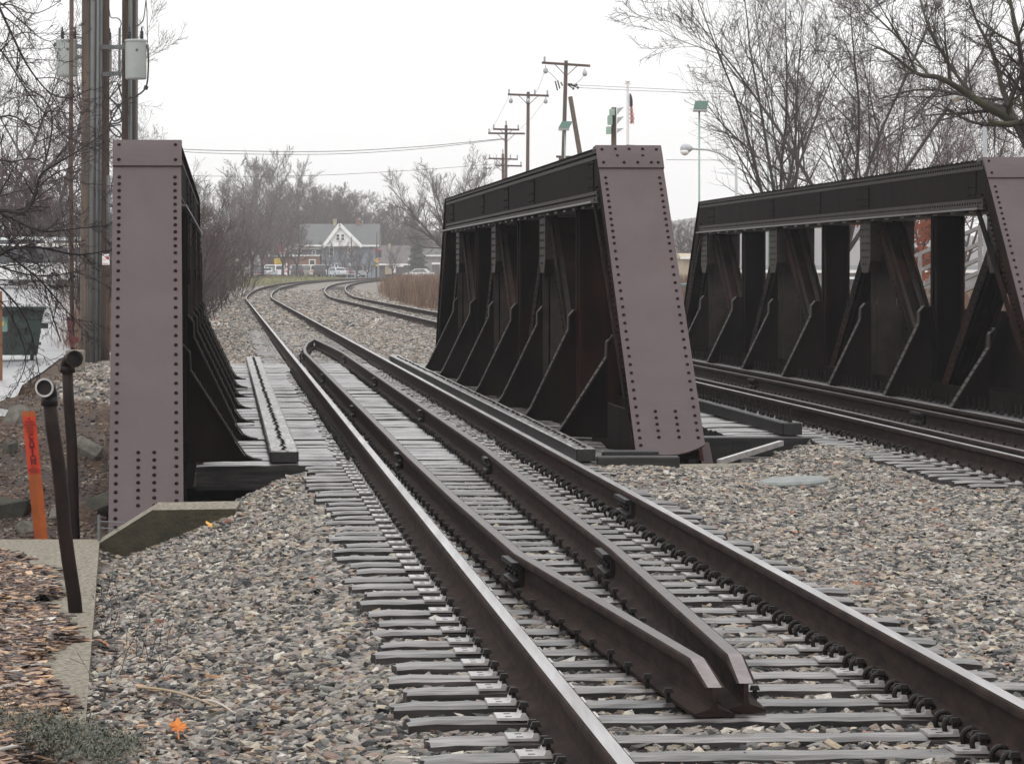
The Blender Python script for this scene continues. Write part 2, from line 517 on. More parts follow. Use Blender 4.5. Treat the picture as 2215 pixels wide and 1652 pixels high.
# ground: region masks chosen per vertex, gravel colours by cell
def ground_mat():
    m, nt, b = new_mat('ground_surface')
    geo = nt.nodes.new('ShaderNodeNewGeometry')
    co = geo.outputs['Position']
    at = nt.nodes.new('ShaderNodeAttribute'); at.attribute_name = 'zone'
    sep = nt.nodes.new('ShaderNodeSeparateColor')
    nt.links.new(at.outputs['Color'], sep.inputs[0])
    vo = nt.nodes.new('ShaderNodeTexVoronoi')
    vo.inputs['Scale'].default_value = 17
    nt.links.new(co, vo.inputs['Vector'])
    sv = nt.nodes.new('ShaderNodeSeparateColor')
    nt.links.new(vo.outputs['Color'], sv.inputs[0])
    grav = ramp(nt, sv.outputs[0], [(0, (.04, .04, .04)), (.2, (.09, .085, .08)), (.45, (.21, .185, .165)), (.65, (.26, .22, .19)), (.8, (.15, .155, .145)), (.93, (.33, .28, .23)), (1, (.46, .43, .38))])
    soil = ramp(nt, noise(nt, 9, 6, co), [(.3, (.022, .014, .011)), (.5, (.06, .038, .028)), (.7, (.11, .075, .05))])
    grass = ramp(nt, noise(nt, 3, 6, co), [(.3, (.075, .085, .025)), (.5, (.12, .12, .045)), (.7, (.15, .115, .055))])
    dry = ramp(nt, noise(nt, 2, 6, co), [(.3, (.11, .07, .035)), (.7, (.19, .12, .06))])
    col = mixc(nt, sep.outputs[0], soil, grav)
    col = mixc(nt, sep.outputs[1], col, grass)
    col = mixc(nt, sep.outputs[2], col, dry)
    nt.links.new(col, b.inputs['Base Color'])
    b.inputs['Roughness'].default_value = .85
    b.inputs['Specular IOR Level'].default_value = .15
    bump(nt, b, vo.outputs['Distance'], .5, .02)
    return m
MAT['ground'] = ground_mat()
# ------------------------------------------------------------------ lie of the land
E_T = [(-100, 0), (230, 0), (300, .34), (350, .5), (400, .61), (450, .7), (500, .76), (560, .95), (700, 1.0), (1500, 2.0), (4000, 4.0)]
L_T = [(-100, -.9), (60, -.9), (70, -.72), (85, -.44), (110, .10), (150, 1.0), (172, 1.3), (300, 1.1), (430, 1.0), (520, 1.0), (700, 1.1), (1500, 2.0), (4000, 4.0)]
def lerp_t(T, Y): return np.interp(Y, [a for a, _ in T], [b for _, b in T])
def elev(Y): return lerp_t(E_T, Y)
def XC1(Y): return .986 - .0776 * (np.asarray(Y) - 12.35) + 2e-4 * np.maximum(np.asarray(Y) - 200, 0) ** 2 * np.where(np.asarray(Y) < 620, 1, 1)
TR2 = 5.12
HEAD = .0775                       # direction the tracks run in, left of straight ahead
def XK(Y): return -2.0 - .1059 * (np.asarray(Y) - 17.3)     # right-hand edge of the concrete kerb
def edge_near(X): return np.interp(X, [-4, -2.6, -1.75, -.5, 1.4, 2.1, 3.0, 12], [29.4, 29.6, 32.1, 32.15, 32.6, 33.2, 37.3, 37.5])
def sm(a, b, x):
    t = np.clip((x - a) / (b - a), 0, 1)
    return t * t * (3 - 2 * t)
def wob(X, Y):
    return .018 * np.sin(X * 1.3 + Y * .4) * np.sin(Y * .83 + 1.1) + .014 * np.sin(X * 2.9 + 1) * np.cos(Y * 1.7)
def ground_z(X, Y):
    X, Y = np.asarray(X, float), np.asarray(Y, float)
    d = X - XC1(np.minimum(Y, 640))
    e = elev(Y)
    clampn = np.where(Y < 60, np.where(X > XK(Y), .47 + .13 * sm(25, 28.5, Y), .47), .28)
    zl = np.minimum(np.maximum(-1.38 - d, 0) * (.37 + .03 * sm(26, 30, Y) * (Y < 60)), clampn)
    zr = np.clip((d - 7.0) * .2, 0, .3)
    mid = .05 * np.exp(-((d - 2.6) / .7) ** 2)
    z = -.048 + .012 * ((np.abs(d) < 1.0) | (np.abs(d - TR2) < 1.0)) + e - zl - zr - mid + wob(X, Y) * np.where((d > -1.3) & (d < 1.3), .3, 1.0) * np.where(Y < 120, 1, .5)
    z = z + np.where((Y < 29) & (X < XK(Y)), .02, 0)
    # car park and bank on the left
    lot = lerp_t(L_T, Y)
    k = sm(-4.2, -8.0, d) * (Y > 58)
    z = z * (1 - k) + lot * k
    # creek under the bridge
    en = edge_near(X)
    lft = sm(-2.3, -4.0, d)
    bed_l = -3.0 + (lot + 3.0) * sm(40, 67, Y) * 1.0 + .10 * np.sin(X * 1.9 + Y * 1.3) + .08 * np.sin(X * 3.7 - Y * 2.1)
    bed_c = -3.0 + 3.0 * sm(66.6, 67.9, Y)
    bed = bed_l * lft + bed_c * (1 - lft)
    inside = sm(0, .35, Y - en)
    rav = z * (1 - inside) + np.minimum(bed, z) * inside
    return np.where(Y < 69, rav, z)
def gz(x, y): return float(ground_z(x, y))
def hit(x, y, y0=9.0, y1=900.0):
    """ground point seen at measured pixel (x, y)"""
    lo = y0
    step = .1
    while lo < y1:
        p = P(x, y, lo)
        if p.z <= gz(p.x, lo): return Vector((p.x, lo, gz(p.x, lo)))
        lo += step
        step = max(.1, lo * .003)
    return P(x, y, y1)

# ------------------------------------------------------------------ ground sheet
ys = list(np.arange(5.5, 72, .16))
while ys[-1] < 4500: ys.append(ys[-1] + max(.3, (ys[-1] - 60) * .02))
xs = list(np.arange(-13, 9, .15))
a = -13.0
while a > -2600: a -= max(.4, (-a - 12) * .06); xs.insert(0, a)
a = xs[-1]
while a < 2600: a += max(.5, (a - 8) * .06); xs.append(a)
xs, ys = np.array(xs), np.array(ys)
GX, GY = np.meshgrid(xs, ys)
GZ = ground_z(GX, GY)
nx, ny = len(xs), len(ys)
V = np.stack([GX, GY, GZ], -1).reshape(-1, 3)
idx = np.arange(nx * ny).reshape(ny, nx)
F = np.stack([idx[:-1, :-1], idx[:-1, 1:], idx[1:, 1:], idx[1:, :-1]], -1).reshape(-1, 4)
ground = np_mesh('ground', V, F, MAT['ground'], smooth=True)
tag(ground, kind='structure')
dd = GX - XC1(np.minimum(GY, 640))
near = GY < 32
grav = np.where(near, (GX > XK(GY)) * 1.0, sm(-5.6, -4.3, dd) * (1 - sm(8.2, 9.4, dd)))
grav = grav * np.where((GY > 33.5) & (GY < 67), 0, 1)
left_lawn = sm(-4.6, -6, dd) * sm(240, 300, GY)
dryz = np.maximum(sm(8.6, 9.6, dd) * (GY > 60), sm(-4.2, -5, dd) * (1 - sm(235, 300, GY)) * (GY > 95) * .8)
far = sm(560, 620, GY)
col = np.zeros((nx * ny, 4), np.float32)
col[:, 0] = (grav * (1 - far)).ravel(); col[:, 1] = (left_lawn * (1 - far)).ravel(); col[:, 2] = np.maximum(dryz * (1 - far), far * .5).ravel(); col[:, 3] = 1
ca = ground.data.color_attributes.new('zone', 'FLOAT_COLOR', 'POINT')
ca.data.foreach_set('color', col.ravel())


def strip(name, xl, xr, y0, y1, lift, mat, step=2.0, nacross=14):
    """sheet draped over the ground between two side lines"""
    yy = np.arange(y0, y1 + step, step)
    V, F = [], []
    for j, y in enumerate(yy):
        a, b = xl(y), xr(y)
        for i in range(nacross + 1):
            x = a + (b - a) * i / nacross
            V.append((x, y, gz(x, y) + lift))
    n = nacross + 1
    for j in range(len(yy) - 1):
        for i in range(nacross):
            k = j * n + i
            F.append((k, k + 1, k + n + 1, k + n))
    o = np_mesh(name, np.array(V), np.array(F), mat, smooth=True)
    return tag(o, kind='structure')

# pavement of the car park on the left, and the street in front of the houses
strip('car_park', lambda y: -60, lambda y: float(np.interp(y, [64.5, 75, 96, 150, 230], [-8.8, -9.6, -11.3, -17.5, -24])), 64.5, 225, .03, MAT['asphalt'], 1.5, 90)
strip('street', lambda y: -80, lambda y: 60, 528, 552, .05, MAT['road'], 3, 40)

# hills far behind, seen through the haze
hv, hf = [], []
hxs = np.linspace(-700, 700, 90)
for x in hxs:
    h = 20 + 6 * math.sin(x * .006 + 1) + 3 * math.sin(x * .019) + (13 if False else 0)
    for y, k in ((1300, 0), (1450, .75), (1600, 1), (1900, .8)):
        hv.append((x, y, 1.0 + h * k * (.82 + .18 * math.sin(x * .03 + y))))
for i in range(len(hxs) - 1):
    for k in range(3):
        hf.append((i * 4 + k, (i + 1) * 4 + k, (i + 1) * 4 + k + 1, i * 4 + k + 1))
tag(np_mesh('hills', np.array(hv), np.array(hf), simple('wooded_hill', (.07, .065, .07), (.05, .05, .055), .03, .95), smooth=True), kind='structure')


# ------------------------------------------------------------------ scattered stones, chips and leaves (uncountable)
def scatter(name, label, cat, dens_fn, xr, yr, res, dmax, size, mat, shape, seed, lift=0.0, surf_mat=None, flat=.35):
    """a patch of ground with loose pieces lying on it"""
    gx = np.arange(xr[0], xr[1] + res, res); gy = np.arange(yr[0], yr[1] + res, res)
    X, Y = np.meshgrid(gx, gy)
    Z = ground_z(X, Y) + (lift(X, Y) if callable(lift) else lift)
    D = dens_fn(X, Y)
    n0, n1 = X.shape
    idx = np.arange(n0 * n1).reshape(n0, n1)
    Fq = np.stack([idx[:-1, :-1], idx[:-1, 1:], idx[1:, 1:], idx[1:, :-1]], -1).reshape(-1, 4)
    Df = D.ravel()[Fq].max(1)
    Fq = Fq[Df > .001]
    used = np.unique(Fq)
    remap = np.full(n0 * n1, -1); remap[used] = np.arange(len(used))
    V = np.stack([X, Y, Z], -1).reshape(-1, 3)[used]
    o = np_mesh(name, V, remap[Fq], surf_mat or MAT['ground'], smooth=True)
    o.data.materials.append(mat)
    at = o.data.attributes.new('dens', 'FLOAT', 'POINT')
    at.data.foreach_set('value', D.ravel()[used].astype(np.float32))
    if surf_mat is None:
        ca = o.data.color_attributes.new('zone', 'FLOAT_COLOR', 'POINT')
        cc = np.zeros((len(used), 4), np.float32); cc[:, 0] = 1; cc[:, 3] = 1
        ca.data.foreach_set('color', cc.ravel())
    tag(o, label, cat, kind='stuff')
    ng = bpy.data.node_groups.new(name + '_scatter', 'GeometryNodeTree')
    ng.interface.new_socket('Geometry', in_out='INPUT', socket_type='NodeSocketGeometry')
    ng.interface.new_socket('Geometry', in_out='OUTPUT', socket_type='NodeSocketGeometry')
    N, L = ng.nodes, ng.links
    gi, go = N.new('NodeGroupInput'), N.new('NodeGroupOutput')
    dp = N.new('GeometryNodeDistributePointsOnFaces')
    na = N.new('GeometryNodeInputNamedAttribute'); na.data_type = 'FLOAT'; na.inputs['Name'].default_value = 'dens'
    ml = N.new('ShaderNodeMath'); ml.operation = 'MULTIPLY'; ml.inputs[1].default_value = dmax
    L.new(na.outputs['Attribute'], ml.inputs[0]); L.new(ml.outputs[0], dp.inputs['Density'])
    dp.inputs['Seed'].default_value = seed
    L.new(gi.outputs[0], dp.inputs['Mesh'])
    ji = N.new('GeometryNodeGeometryToInstance')
    for k in range(9):
        if shape == 'stone':
            ico = N.new('GeometryNodeMeshIcoSphere'); ico.inputs['Radius'].default_value = 1.0; ico.inputs['Subdivisions'].default_value = 2
        else:
            ico = N.new('GeometryNodeMeshCube'); ico.inputs['Size'].default_value = (2, 1.1, .5)
            ico.inputs['Vertices X'].default_value = 4; ico.inputs['Vertices Y'].default_value = 2; ico.inputs['Vertices Z'].default_value = 2
        sp = N.new('GeometryNodeSetPosition')
        pos = N.new('GeometryNodeInputPosition')
        add = N.new('ShaderNodeVectorMath'); add.operation = 'ADD'; add.inputs[1].default_value = (k * 7.3, k * 3.1, k * 5.7)
        nz = N.new('ShaderNodeTexNoise'); nz.inputs['Scale'].default_value = 1.1; nz.inputs['Detail'].default_value = 1
        sub = N.new('ShaderNodeVectorMath'); sub.operation = 'SUBTRACT'; sub.inputs[1].default_value = (.5, .5, .5)
        scl = N.new('ShaderNodeVectorMath'); scl.operation = 'SCALE'; scl.inputs['Scale'].default_value = 2.4 if shape == 'stone' else 1.3
        L.new(pos.outputs[0], add.inputs[0]); L.new(add.outputs[0], nz.inputs['Vector']); L.new(nz.outputs['Color'], sub.inputs[0]); L.new(sub.outputs[0], scl.inputs[0])
        L.new(ico.outputs['Mesh'], sp.inputs['Geometry']); L.new(scl.outputs[0], sp.inputs['Offset'])
        last = sp.outputs[0]
        if shape == 'stone':
            # keep only some corners, so that the hull comes out faceted like crushed rock
            dg = N.new('GeometryNodeDeleteGeometry'); dg.domain = 'POINT'
            rb = N.new('FunctionNodeRandomValue'); rb.data_type = 'BOOLEAN'; rb.inputs['Probability'].default_value = .64; rb.inputs['Seed'].default_value = k + 3
            L.new(rb.outputs[3], dg.inputs['Selection'])
            L.new(last, dg.inputs['Geometry'])
            ch = N.new('GeometryNodeConvexHull'); L.new(dg.outputs[0], ch.inputs[0]); last = ch.outputs[0]
        smt = N.new('GeometryNodeSetMaterial'); smt.inputs['Material'].default_value = mat
        L.new(last, smt.inputs['Geometry'])
        L.new(smt.outputs[0], ji.inputs[0])
    ip = N.new('GeometryNodeInstanceOnPoints')
    ip.inputs['Pick Instance'].default_value = True
    L.new(dp.outputs['Points'], ip.inputs['Points']); L.new(ji.outputs[0], ip.inputs['Instance'])
    rr = N.new('FunctionNodeRandomValue'); rr.data_type = 'FLOAT_VECTOR'
    tl = .36 if shape == 'stone' else .16
    rr.inputs[0].default_value = (-tl, -tl, 0); rr.inputs[1].default_value = (tl, tl, 6.283)
    er = N.new('FunctionNodeEulerToRotation')
    L.new(rr.outputs[0], er.inputs[0]); L.new(er.outputs[0], ip.inputs['Rotation'])
    rs = N.new('FunctionNodeRandomValue'); rs.data_type = 'FLOAT'
    rs.inputs[2].default_value = size[0]; rs.inputs[3].default_value = size[1]; rs.inputs['Seed'].default_value = 5
    pw = N.new('FunctionNodeRandomValue'); pw.data_type = 'FLOAT_VECTOR'; pw.inputs['Seed'].default_value = 9
    if shape == 'stone':
        pw.inputs[0].default_value = (.8, .5, flat); pw.inputs[1].default_value = (1.55, .9, flat * 2.0)
    else:
        pw.inputs[0].default_value = (.7, .25, .18); pw.inputs[1].default_value = (2.1, .7, .34)
    vs = N.new('ShaderNodeVectorMath'); vs.operation = 'SCALE'
    L.new(pw.outputs[0], vs.inputs[0]); L.new(rs.outputs[1], vs.inputs['Scale']); L.new(vs.outputs[0], ip.inputs['Scale'])
    st = N.new('GeometryNodeStoreNamedAttribute'); st.data_type = 'FLOAT'; st.domain = 'INSTANCE'; st.inputs['Name'].default_value = 'rnd'
    rn = N.new('FunctionNodeRandomValue'); rn.data_type = 'FLOAT'; rn.inputs['Seed'].default_value = 21
    L.new(ip.outputs[0], st.inputs['Geometry']); L.new(rn.outputs[1], st.inputs['Value'])
    jg = N.new('GeometryNodeJoinGeometry')
    L.new(st.outputs[0], jg.inputs[0]); L.new(gi.outputs[0], jg.inputs[0])
    L.new(jg.outputs[0], go.inputs[0])
    md = o.modifiers.new('scatter', 'NODES')
    md.node_group = ng
    return o

def in_view(X, Y, m=.5):
    return (np.abs(X) < Y * .1385 + m + 1.1)
def d_gravel(X, Y):
    d = X - XC1(Y)
    g = (X > XK(Y) + .02) & (Y < edge_near(X) - .02) & (d < 8.5) & in_view(X, Y, .7)
    lump = .75 + .25 * np.sin(X * 5 + Y * 2) * np.sin(Y * 3.1)
    onbed = np.where(np.abs(d) < 1.28, .62, 1.0)
    return g * lump * onbed
scatter('gravel', 'grey and tan crushed stone ballast heaped around the near tracks', 'gravel', d_gravel, (-7, 7), (9.5, 38), .25, 1050, (.0145, .039), MAT['stone'], 'stone', 3, .004, flat=.30, surf_mat=MAT['gravel_bed_shade'])
def d_gravel2(X, Y):
    d = X - XC1(Y)
    return ((d > -4.6) & (d < 8.8) & (Y > 68.2) & in_view(X, Y, .5)) * sm(150, 95, Y) + 0.0
scatter('gravel', 'brownish ballast beyond the bridge around the bending tracks', 'gravel', d_gravel2, (-24, 8), (68, 150), .5, 260, (.026, .058), MAT['stone'], 'stone', 5, .004)
def d_gravel3(X, Y):
    d = X - XC1(Y)
    return ((d > -4.4) & (d < 8.6) & in_view(X, Y, .5)) * sm(100, 150, Y) * sm(300, 230, Y) + 0.0
scatter('gravel', 'distant ballast between the far tracks before the bend', 'gravel', d_gravel3, (-40, 4), (100, 300), 1.0, 38, (.06, .12), MAT['stone'], 'stone', 6, .0)
def d_mulch(X, Y):
    lim = XK(Y) - .16 - .1 * np.sin(Y * 1.7) - .35 * sm(22, 26, Y)
    g = (X < lim + .08 * np.sin(Y * 4)) & (Y < 30.5) & in_view(X, Y, .6)
    fade = 1 - sm(25.3, 27.6, Y + (X + 3.2) * 2.4)
    low = sm(17.4, 16.2, Y)
    g = g * fade
    return np.maximum(g, ((X > XK(Y) + .02) & (X < XK(Y) + 1.1) & in_view(X, Y, .6)) * sm(23.0, 17.0, Y) * .42 * sm(1.1, .2, X - XK(Y))) + 0.0
scatter('bark_mulch', 'shredded red brown bark chips covering the ground left of the kerb', 'mulch', d_mulch, (-6, 0), (9.5, 31), .1, 1300, (.016, .056), MAT['chip'], 'chip', 8, lambda X, Y: np.where(X < XK(Y) - .20 - .1 * np.sin(Y * 1.7), -.03 + .145 * (1 - sm(25.4, 27.3, Y + (X + 3.2) * 2.4)), -.004), surf_mat=simple('mulch_bed', (.06, .035, .03), (.02, .012, .011), 40, .9))
def d_litter(X, Y):
    d = X - XC1(Y)
    return ((d < -2.6) & (Y > 40) & (Y < 72) & in_view(X, Y, 1.0)) * (.6 + .4 * np.sin(X * 2 + Y)) * (X > -12) * np.where(X < -9, sm(66, 62, Y), 1) + 0.0
scatter('leaf_litter', 'dark brown fallen leaves and stones on the creek bank', 'leaf litter', d_litter, (-12, -2), (40, 72), .4, 260, (.02, .05), MAT['leaf_litter'], 'stone', 12, .01, surf_mat=simple('bank_soil', (.05, .033, .026), (.02, .014, .011), 5, .9, bmp=.5))

# ------------------------------------------------------------------ rails
RP = [(-.075, 0), (-.075, .012), (-.014, .032), (-.009, .05), (-.009, .128), (-.034, .143), (-.037, .150), (-.037, .166), (-.034, .176), (-.026, .1815), (0, .183),
      (.026, .1815), (.034, .176), (.037, .166), (.037, .150), (.034, .143), (.009, .128), (.009, .05), (.014, .032), (.075, .012), (.075, 0)]
HEADF = {9, 10}
BASEZ = .010
def sweep_rail(pts, scale_h=None, mats=None, caps=True):
    mb = MB()
    n = len(RP)
    for i, p in enumerate(pts):
        q0, q1 = pts[max(i - 1, 0)], pts[min(i + 1, len(pts) - 1)]
        t = Vector((q1[0] - q0[0], q1[1] - q0[1], 0)).normalized()
        r = Vector((t.y, -t.x, 0))
        hs = 1.0 if scale_h is None else scale_h[i]
        for a, z in RP:
            mb.v.append((p[0] + r.x * a, p[1] + r.y * a, p[2] + min(z, .183 * hs)))
    for i in range(len(pts) - 1):
        for k in range(n):
            k2 = (k + 1) % n
            b = i * n
            mb.f.append((b + k2, b + k, b + n + k, b + n + k2))
            mb.m.append(1 if k in HEADF else 0)
    if caps:
        mb.f.append(tuple(range(n))); mb.m.append(0)
        b = (len(pts) - 1) * n
        mb.f.append(tuple(b + k for k in reversed(range(n)))); mb.m.append(0)
    return mb
def rail_ys(y0, y1):
    out = [y0]
    while out[-1] < y1: out.append(out[-1] + (1.2 if out[-1] < 150 else 4.0))
    return out
def rail_path(d, y0, y1):
    return [(float(XC1(y)) + d, y, float(elev(y)) + BASEZ) for y in rail_ys(y0, y1)]
GA = .7535
rails = {}
for key, d, y0, y1, lab in (('L1', -GA, 6.5, 640, 'left running rail of the near track with silvery worn top'),
                            ('R1', GA, 6.5, 640, 'right running rail of the near track with black clips along its foot'),
                            ('L2', TR2 - GA, 20, 640, 'left running rail of the second track behind the middle truss'),
                            ('R2', TR2 + GA, 20, 640, 'right running rail of the second track beside the right truss')):
    o = sweep_rail(rail_path(d, y0, y1)).build('running_rail', [MAT['rail_side'], MAT['rail_head']])
    tag(o, lab, 'rail', 'running rails')
    rails[key] = o

def guard(pts, ends, lab, grp):
    """pts (X, Y) plan points of the head centre; ends: slope lengths at start and end"""
    P3, H = [], []
    L = [0]
    for a, b in zip(pts, pts[1:]): L.append(L[-1] + math.dist(a, b))
    ss = set(L)
    x = 0
    while x < L[-1]: ss.add(x); x += .8
    for c in (ends[0], L[-1] - ends[1]): ss.add(c)
    for s in sorted(ss):
        px, py = np.interp(s, L, [p[0] for p in pts]), np.interp(s, L, [p[1] for p in pts])
        h = min(1.0, .60 + .385 * s / ends[0] if ends[0] else 1, .60 + .385 * (L[-1] - s) / ends[1] if ends[1] else 1)
        P3.append((float(px), float(py), BASEZ - .004)); H.append(min(h, .985))
    mb = sweep_rail(P3, H)
    n = len(RP)
    # the sloping end is bright cut steel
    cum = [0]
    for a, b in zip(P3, P3[1:]): cum.append(cum[-1] + math.dist(a, b))
    for fi in range(len(mb.f) - 2):
        seg = fi // n
        if mb.m[fi] == 1 and (cum[seg] < ends[0] - .01 or cum[seg] > cum[-1] - ends[1]): mb.m[fi] = 2
    o = mb.build('guard_rail', [MAT['rail_side'], MAT['guard_head'], MAT['guard_cut']])
    return tag(o, lab, 'guard rail', grp)
def gp(x, y, z=.188):
    """plan point of a rail head seen at pixel"""
    u, v = (x - 1107.5) / FPX, (826.0 - y) / FPX
    dy = math.cos(PITCH) + v * math.sin(PITCH); dz = -math.sin(PITCH) + v * math.cos(PITCH)
    k = (z - CAMZ) / dz
    return (u * k, dy * k)
def off(d, ys): return [(float(XC1(y)) + d, y) for y in ys]
c = float(XC1(13.5))
gl = [(c - .145, 13.66), (float(XC1(19.3)) - .41, 19.3), (float(XC1(24)) - .45, 24), (float(XC1(30)) - .47, 30)] + off(-GA + .285, [34, 40, 50, 60, 68]) + [(float(XC1(72)) - .40, 72), (float(XC1(77)) - .24, 77), (float(XC1(81.5)) + .0, 81.5)]
gr = [(c - .02, 13.80), (float(XC1(19.7)) + .13, 19.7), (float(XC1(24.5)) + .165, 24.5)] + off(GA - .53, [31, 40, 50, 60, 68]) + [(float(XC1(73)) + .17, 73), (float(XC1(81.7)) + .05, 81.7)]
G1 = guard(gl, (.38, .3), 'left inner guard rail of the near track ending in a sloped cut', 'guard rails')
G2 = guard(gr, (.38, .3), 'right inner guard rail of the near track ending in a sloped cut', 'guard rails')
G3 = guard(off(TR2 - GA + .27, [20, 40, 66, 72]) + [(float(XC1(82)) + TR2 - .05, 82)], (.0, .4), 'left guard rail of the second track, tight beside its running rail', 'guard rails')
G4 = guard(off(TR2 + GA - .36, [20, 40, 66, 72]) + [(float(XC1(82)) + TR2 + .05, 82)], (.0, .4), 'right guard rail of the second track, inside its running rail', 'guard rails')

def head_dir(y): return math.atan(.0776)
# joint bars, bolted through the web, with a flat top seen end on
def joint_bar(parent, x, y, side, ang, L=.55):
    mb = MB()
    s = side
    mb.prism([(s * .008, .03), (s * .060, .03), (s * .064, .05), (s * .034, .06), (s * .034, .115), (s * .075, .128), (s * .072, .150), (s * .030, .150), (s * .008, .14)], 'y', -L / 2, L / 2)
    for k in (-.2, -.07, .07, .2):
        mb.dome((s * .034, k, .088), (s, 0, 0), .022, .024, 0, 6)
    o = mb.build('joint_bar', [MAT['black_iron']], parent)
    o.location = (x, y, BASEZ)
    o.rotation_euler = (0, 0, ang)
    return o
def pt_on(pts, y):
    return float(np.interp(y, [p[1] for p in pts], [p[0] for p in pts]))
def ang_on(pts, y):
    a, b = pt_on(pts, y - .4), pt_on(pts, y + .4)
    return math.atan2(-(b - a), .8)
for y in (19.25, 30.6, 41.5, 54.3, 68.5, 77.5): joint_bar(G1, pt_on(gl, y), y, -1, ang_on(gl, y), .5 if y < 25 else .35)
for y in (19.8, 29.9, 40.2, 52.5, 66.0): joint_bar(G2, pt_on(gr, y), y, -1, ang_on(gr, y), .5 if y < 25 else .35)
for y in (39.6, 52.0, 31.2): joint_bar(G4, float(XC1(y)) + TR2 + GA - .36, y, -1, HEAD, .6)
joint_bar(rails['R1'], float(XC1(24.6)) + GA, 24.6, -1, HEAD, .7)
joint_bar(rails['L1'], float(XC1(27.6)) - GA, 27.6, 1, HEAD, .7)

# ------------------------------------------------------------------ ties
def tie_mesh(name, L, W, H, mat, seed):
    r = random.Random(seed)
    mb = MB()
    nxs, nys = 26, 5
    top = {}
    for i in range(nxs + 1):
        for j in range(nys + 1):
            x = -L / 2 + L * i / nxs
            y = -W / 2 + W * j / nys
            z = 0.0
            if j in (0, nys): z -= .007 + r.random() * .006; y += r.uniform(-.004, .004)
            else: z += r.uniform(-.003, .003)
            if i in (0, nxs): x += r.uniform(-.012, .012); z -= .006
            top[i, j] = len(mb.v); mb.v.append((x, y, z))
    for i in range(nxs):
        for j in range(nys):
            mb.f.append((top[i, j], top[i + 1, j], top[i + 1, j + 1], top[i, j + 1])); mb.m.append(0)
    low = {}
    border = [(i, 0) for i in range(nxs + 1)] + [(nxs, j) for j in range(1, nys + 1)] + [(i, nys) for i in range(nxs - 1, -1, -1)] + [(0, j) for j in range(nys - 1, 0, -1)]
    for b in border:
        v = mb.v[top[b]]
        low[b] = len(mb.v); mb.v.append((v[0] * 1.0, v[1] * 1.06, -H))
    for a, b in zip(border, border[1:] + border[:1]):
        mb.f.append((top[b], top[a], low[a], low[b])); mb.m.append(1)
    # a long split along the grain
    me = bpy.data.meshes.new(name)
    me.from_pydata(mb.v, [], mb.f)
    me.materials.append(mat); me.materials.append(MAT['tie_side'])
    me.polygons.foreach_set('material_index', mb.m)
    me.update()
    return me
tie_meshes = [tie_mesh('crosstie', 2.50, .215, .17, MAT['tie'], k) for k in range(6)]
far_tie_me = tie_meshes[0]
deck_meshes = [tie_mesh('bridge_tie', 3.86, .262, .22, MAT['deck'], 20 + k) for k in range(4)]

def spike_mb(mb, x, y, z, mi=0):
    mb.cbox((x, y, z + .012), .016, .016, .05, mi)
    mb.add([(x - .019, y - .016, z + .034), (x + .019, y - .016, z + .034), (x + .019, y + .016, z + .034), (x - .019, y + .016, z + .034),
            (x - .013, y - .012, z + .052), (x + .013, y - .012, z + .052), (x + .013, y + .012, z + .052), (x - .013, y + .012, z + .052)],
           [(3, 2, 1, 0), (4, 5, 6, 7), (0, 1, 5, 4), (1, 2, 6, 5), (2, 3, 7, 6), (3, 0, 4, 7)], mi)
def plate_mesh():
    mb = MB()
    mb.box(-.19, .19, -.09, .09, .0, .010)
    for s in (-1, 1):
        mb.prism([(s * .080, .0105), (s * .105, .0105), (s * .100, .024), (s * .082, .024)], 'y', -.089, .089)
    for s in (-1, 1):
        for t in (-.045, .045): mb.box(s * .145 - .012, s * .145 + .012, t - .007, t + .007, .004, .0112, 1)
    me_o = mb.build('tie_plate', [MAT['plate_steel'], MAT['black_iron']])
    me = me_o.data
    bpy.data.objects.remove(me_o)
    return me
PLATE = plate_mesh()
def one_spike():
    mb = MB(); spike_mb(mb, 0, 0, .0)
    o = mb.build('rail_spike', [MAT['black_iron']]); me = o.data; bpy.data.objects.remove(o)
    return me
SPIKE = one_spike()

def mk(name, me, parent=None, loc=(0, 0, 0), rz=0.0):
    o = bpy.data.objects.new(name, me)
    C.objects.link(o)
    if parent is not None: o.parent = parent
    o.location = loc; o.rotation_euler = (0, 0, rz)
    return o
TIE_G = 'weathered ties of the near track before the bridge'
def add_tie(y, d0, meshes, name, label, group, detail, gpts=(), rot=0.0, dz=0.0, shift=0.0):
    x = float(XC1(y)) + d0
    o = mk(name, random.choice(meshes), None, (x + shift, y, dz + float(elev(y))), HEAD + rot)
    tag(o, label, 'railway tie', group)
    if detail:
        for s in (-1, 1):
            p = mk('tie_plate', PLATE, o, (s * GA - shift, 0, .0005))
            for sx in (-1, 1):
                mk('rail_spike', SPIKE, p, (sx * .088, sx * .045, .012))
                if y < 26: mk('rail_spike', SPIKE, p, (sx * .092, -sx * .05, .004 + random.random() * .008))
        for pts in gpts:
            if pts[0][1] + .2 < y < pts[-1][1] - .5:
                gx = pt_on(pts, y) - x - shift
                for sx in (-1, 1): mk('rail_spike', SPIKE, o, (gx + sx * .086, sx * .03, .004))
    return o
y = 9.3
k = 0
gcon = (gl, gr)
while y < 31.9:
    add_tie(y, 0, tie_meshes, 'crosstie', 'weathered grey wooden tie set in ballast under the near track before the bridge', TIE_G, True, gcon,
            random.uniform(-.012, .012), random.uniform(-.006, .004), random.uniform(-.06, .06))
    k += 1
    y += .495 + random.uniform(-.03, .03)
y = 32.28
n = 0
while y < 67.6:
    o = add_tie(y, -.22 + random.uniform(-.03, .03), deck_meshes, 'bridge_tie', 'wet grey timber laid side by side on the deck of the near bridge', 'deck timbers of the near bridge', y < 62, gcon,
                0, random.uniform(-.014, .010), 0)
    for c2 in o.children:
        if c2.name.startswith('tie_plate'): c2.location.x += .22
    y += .385 + random.uniform(-.02, .02)
y = 68.1
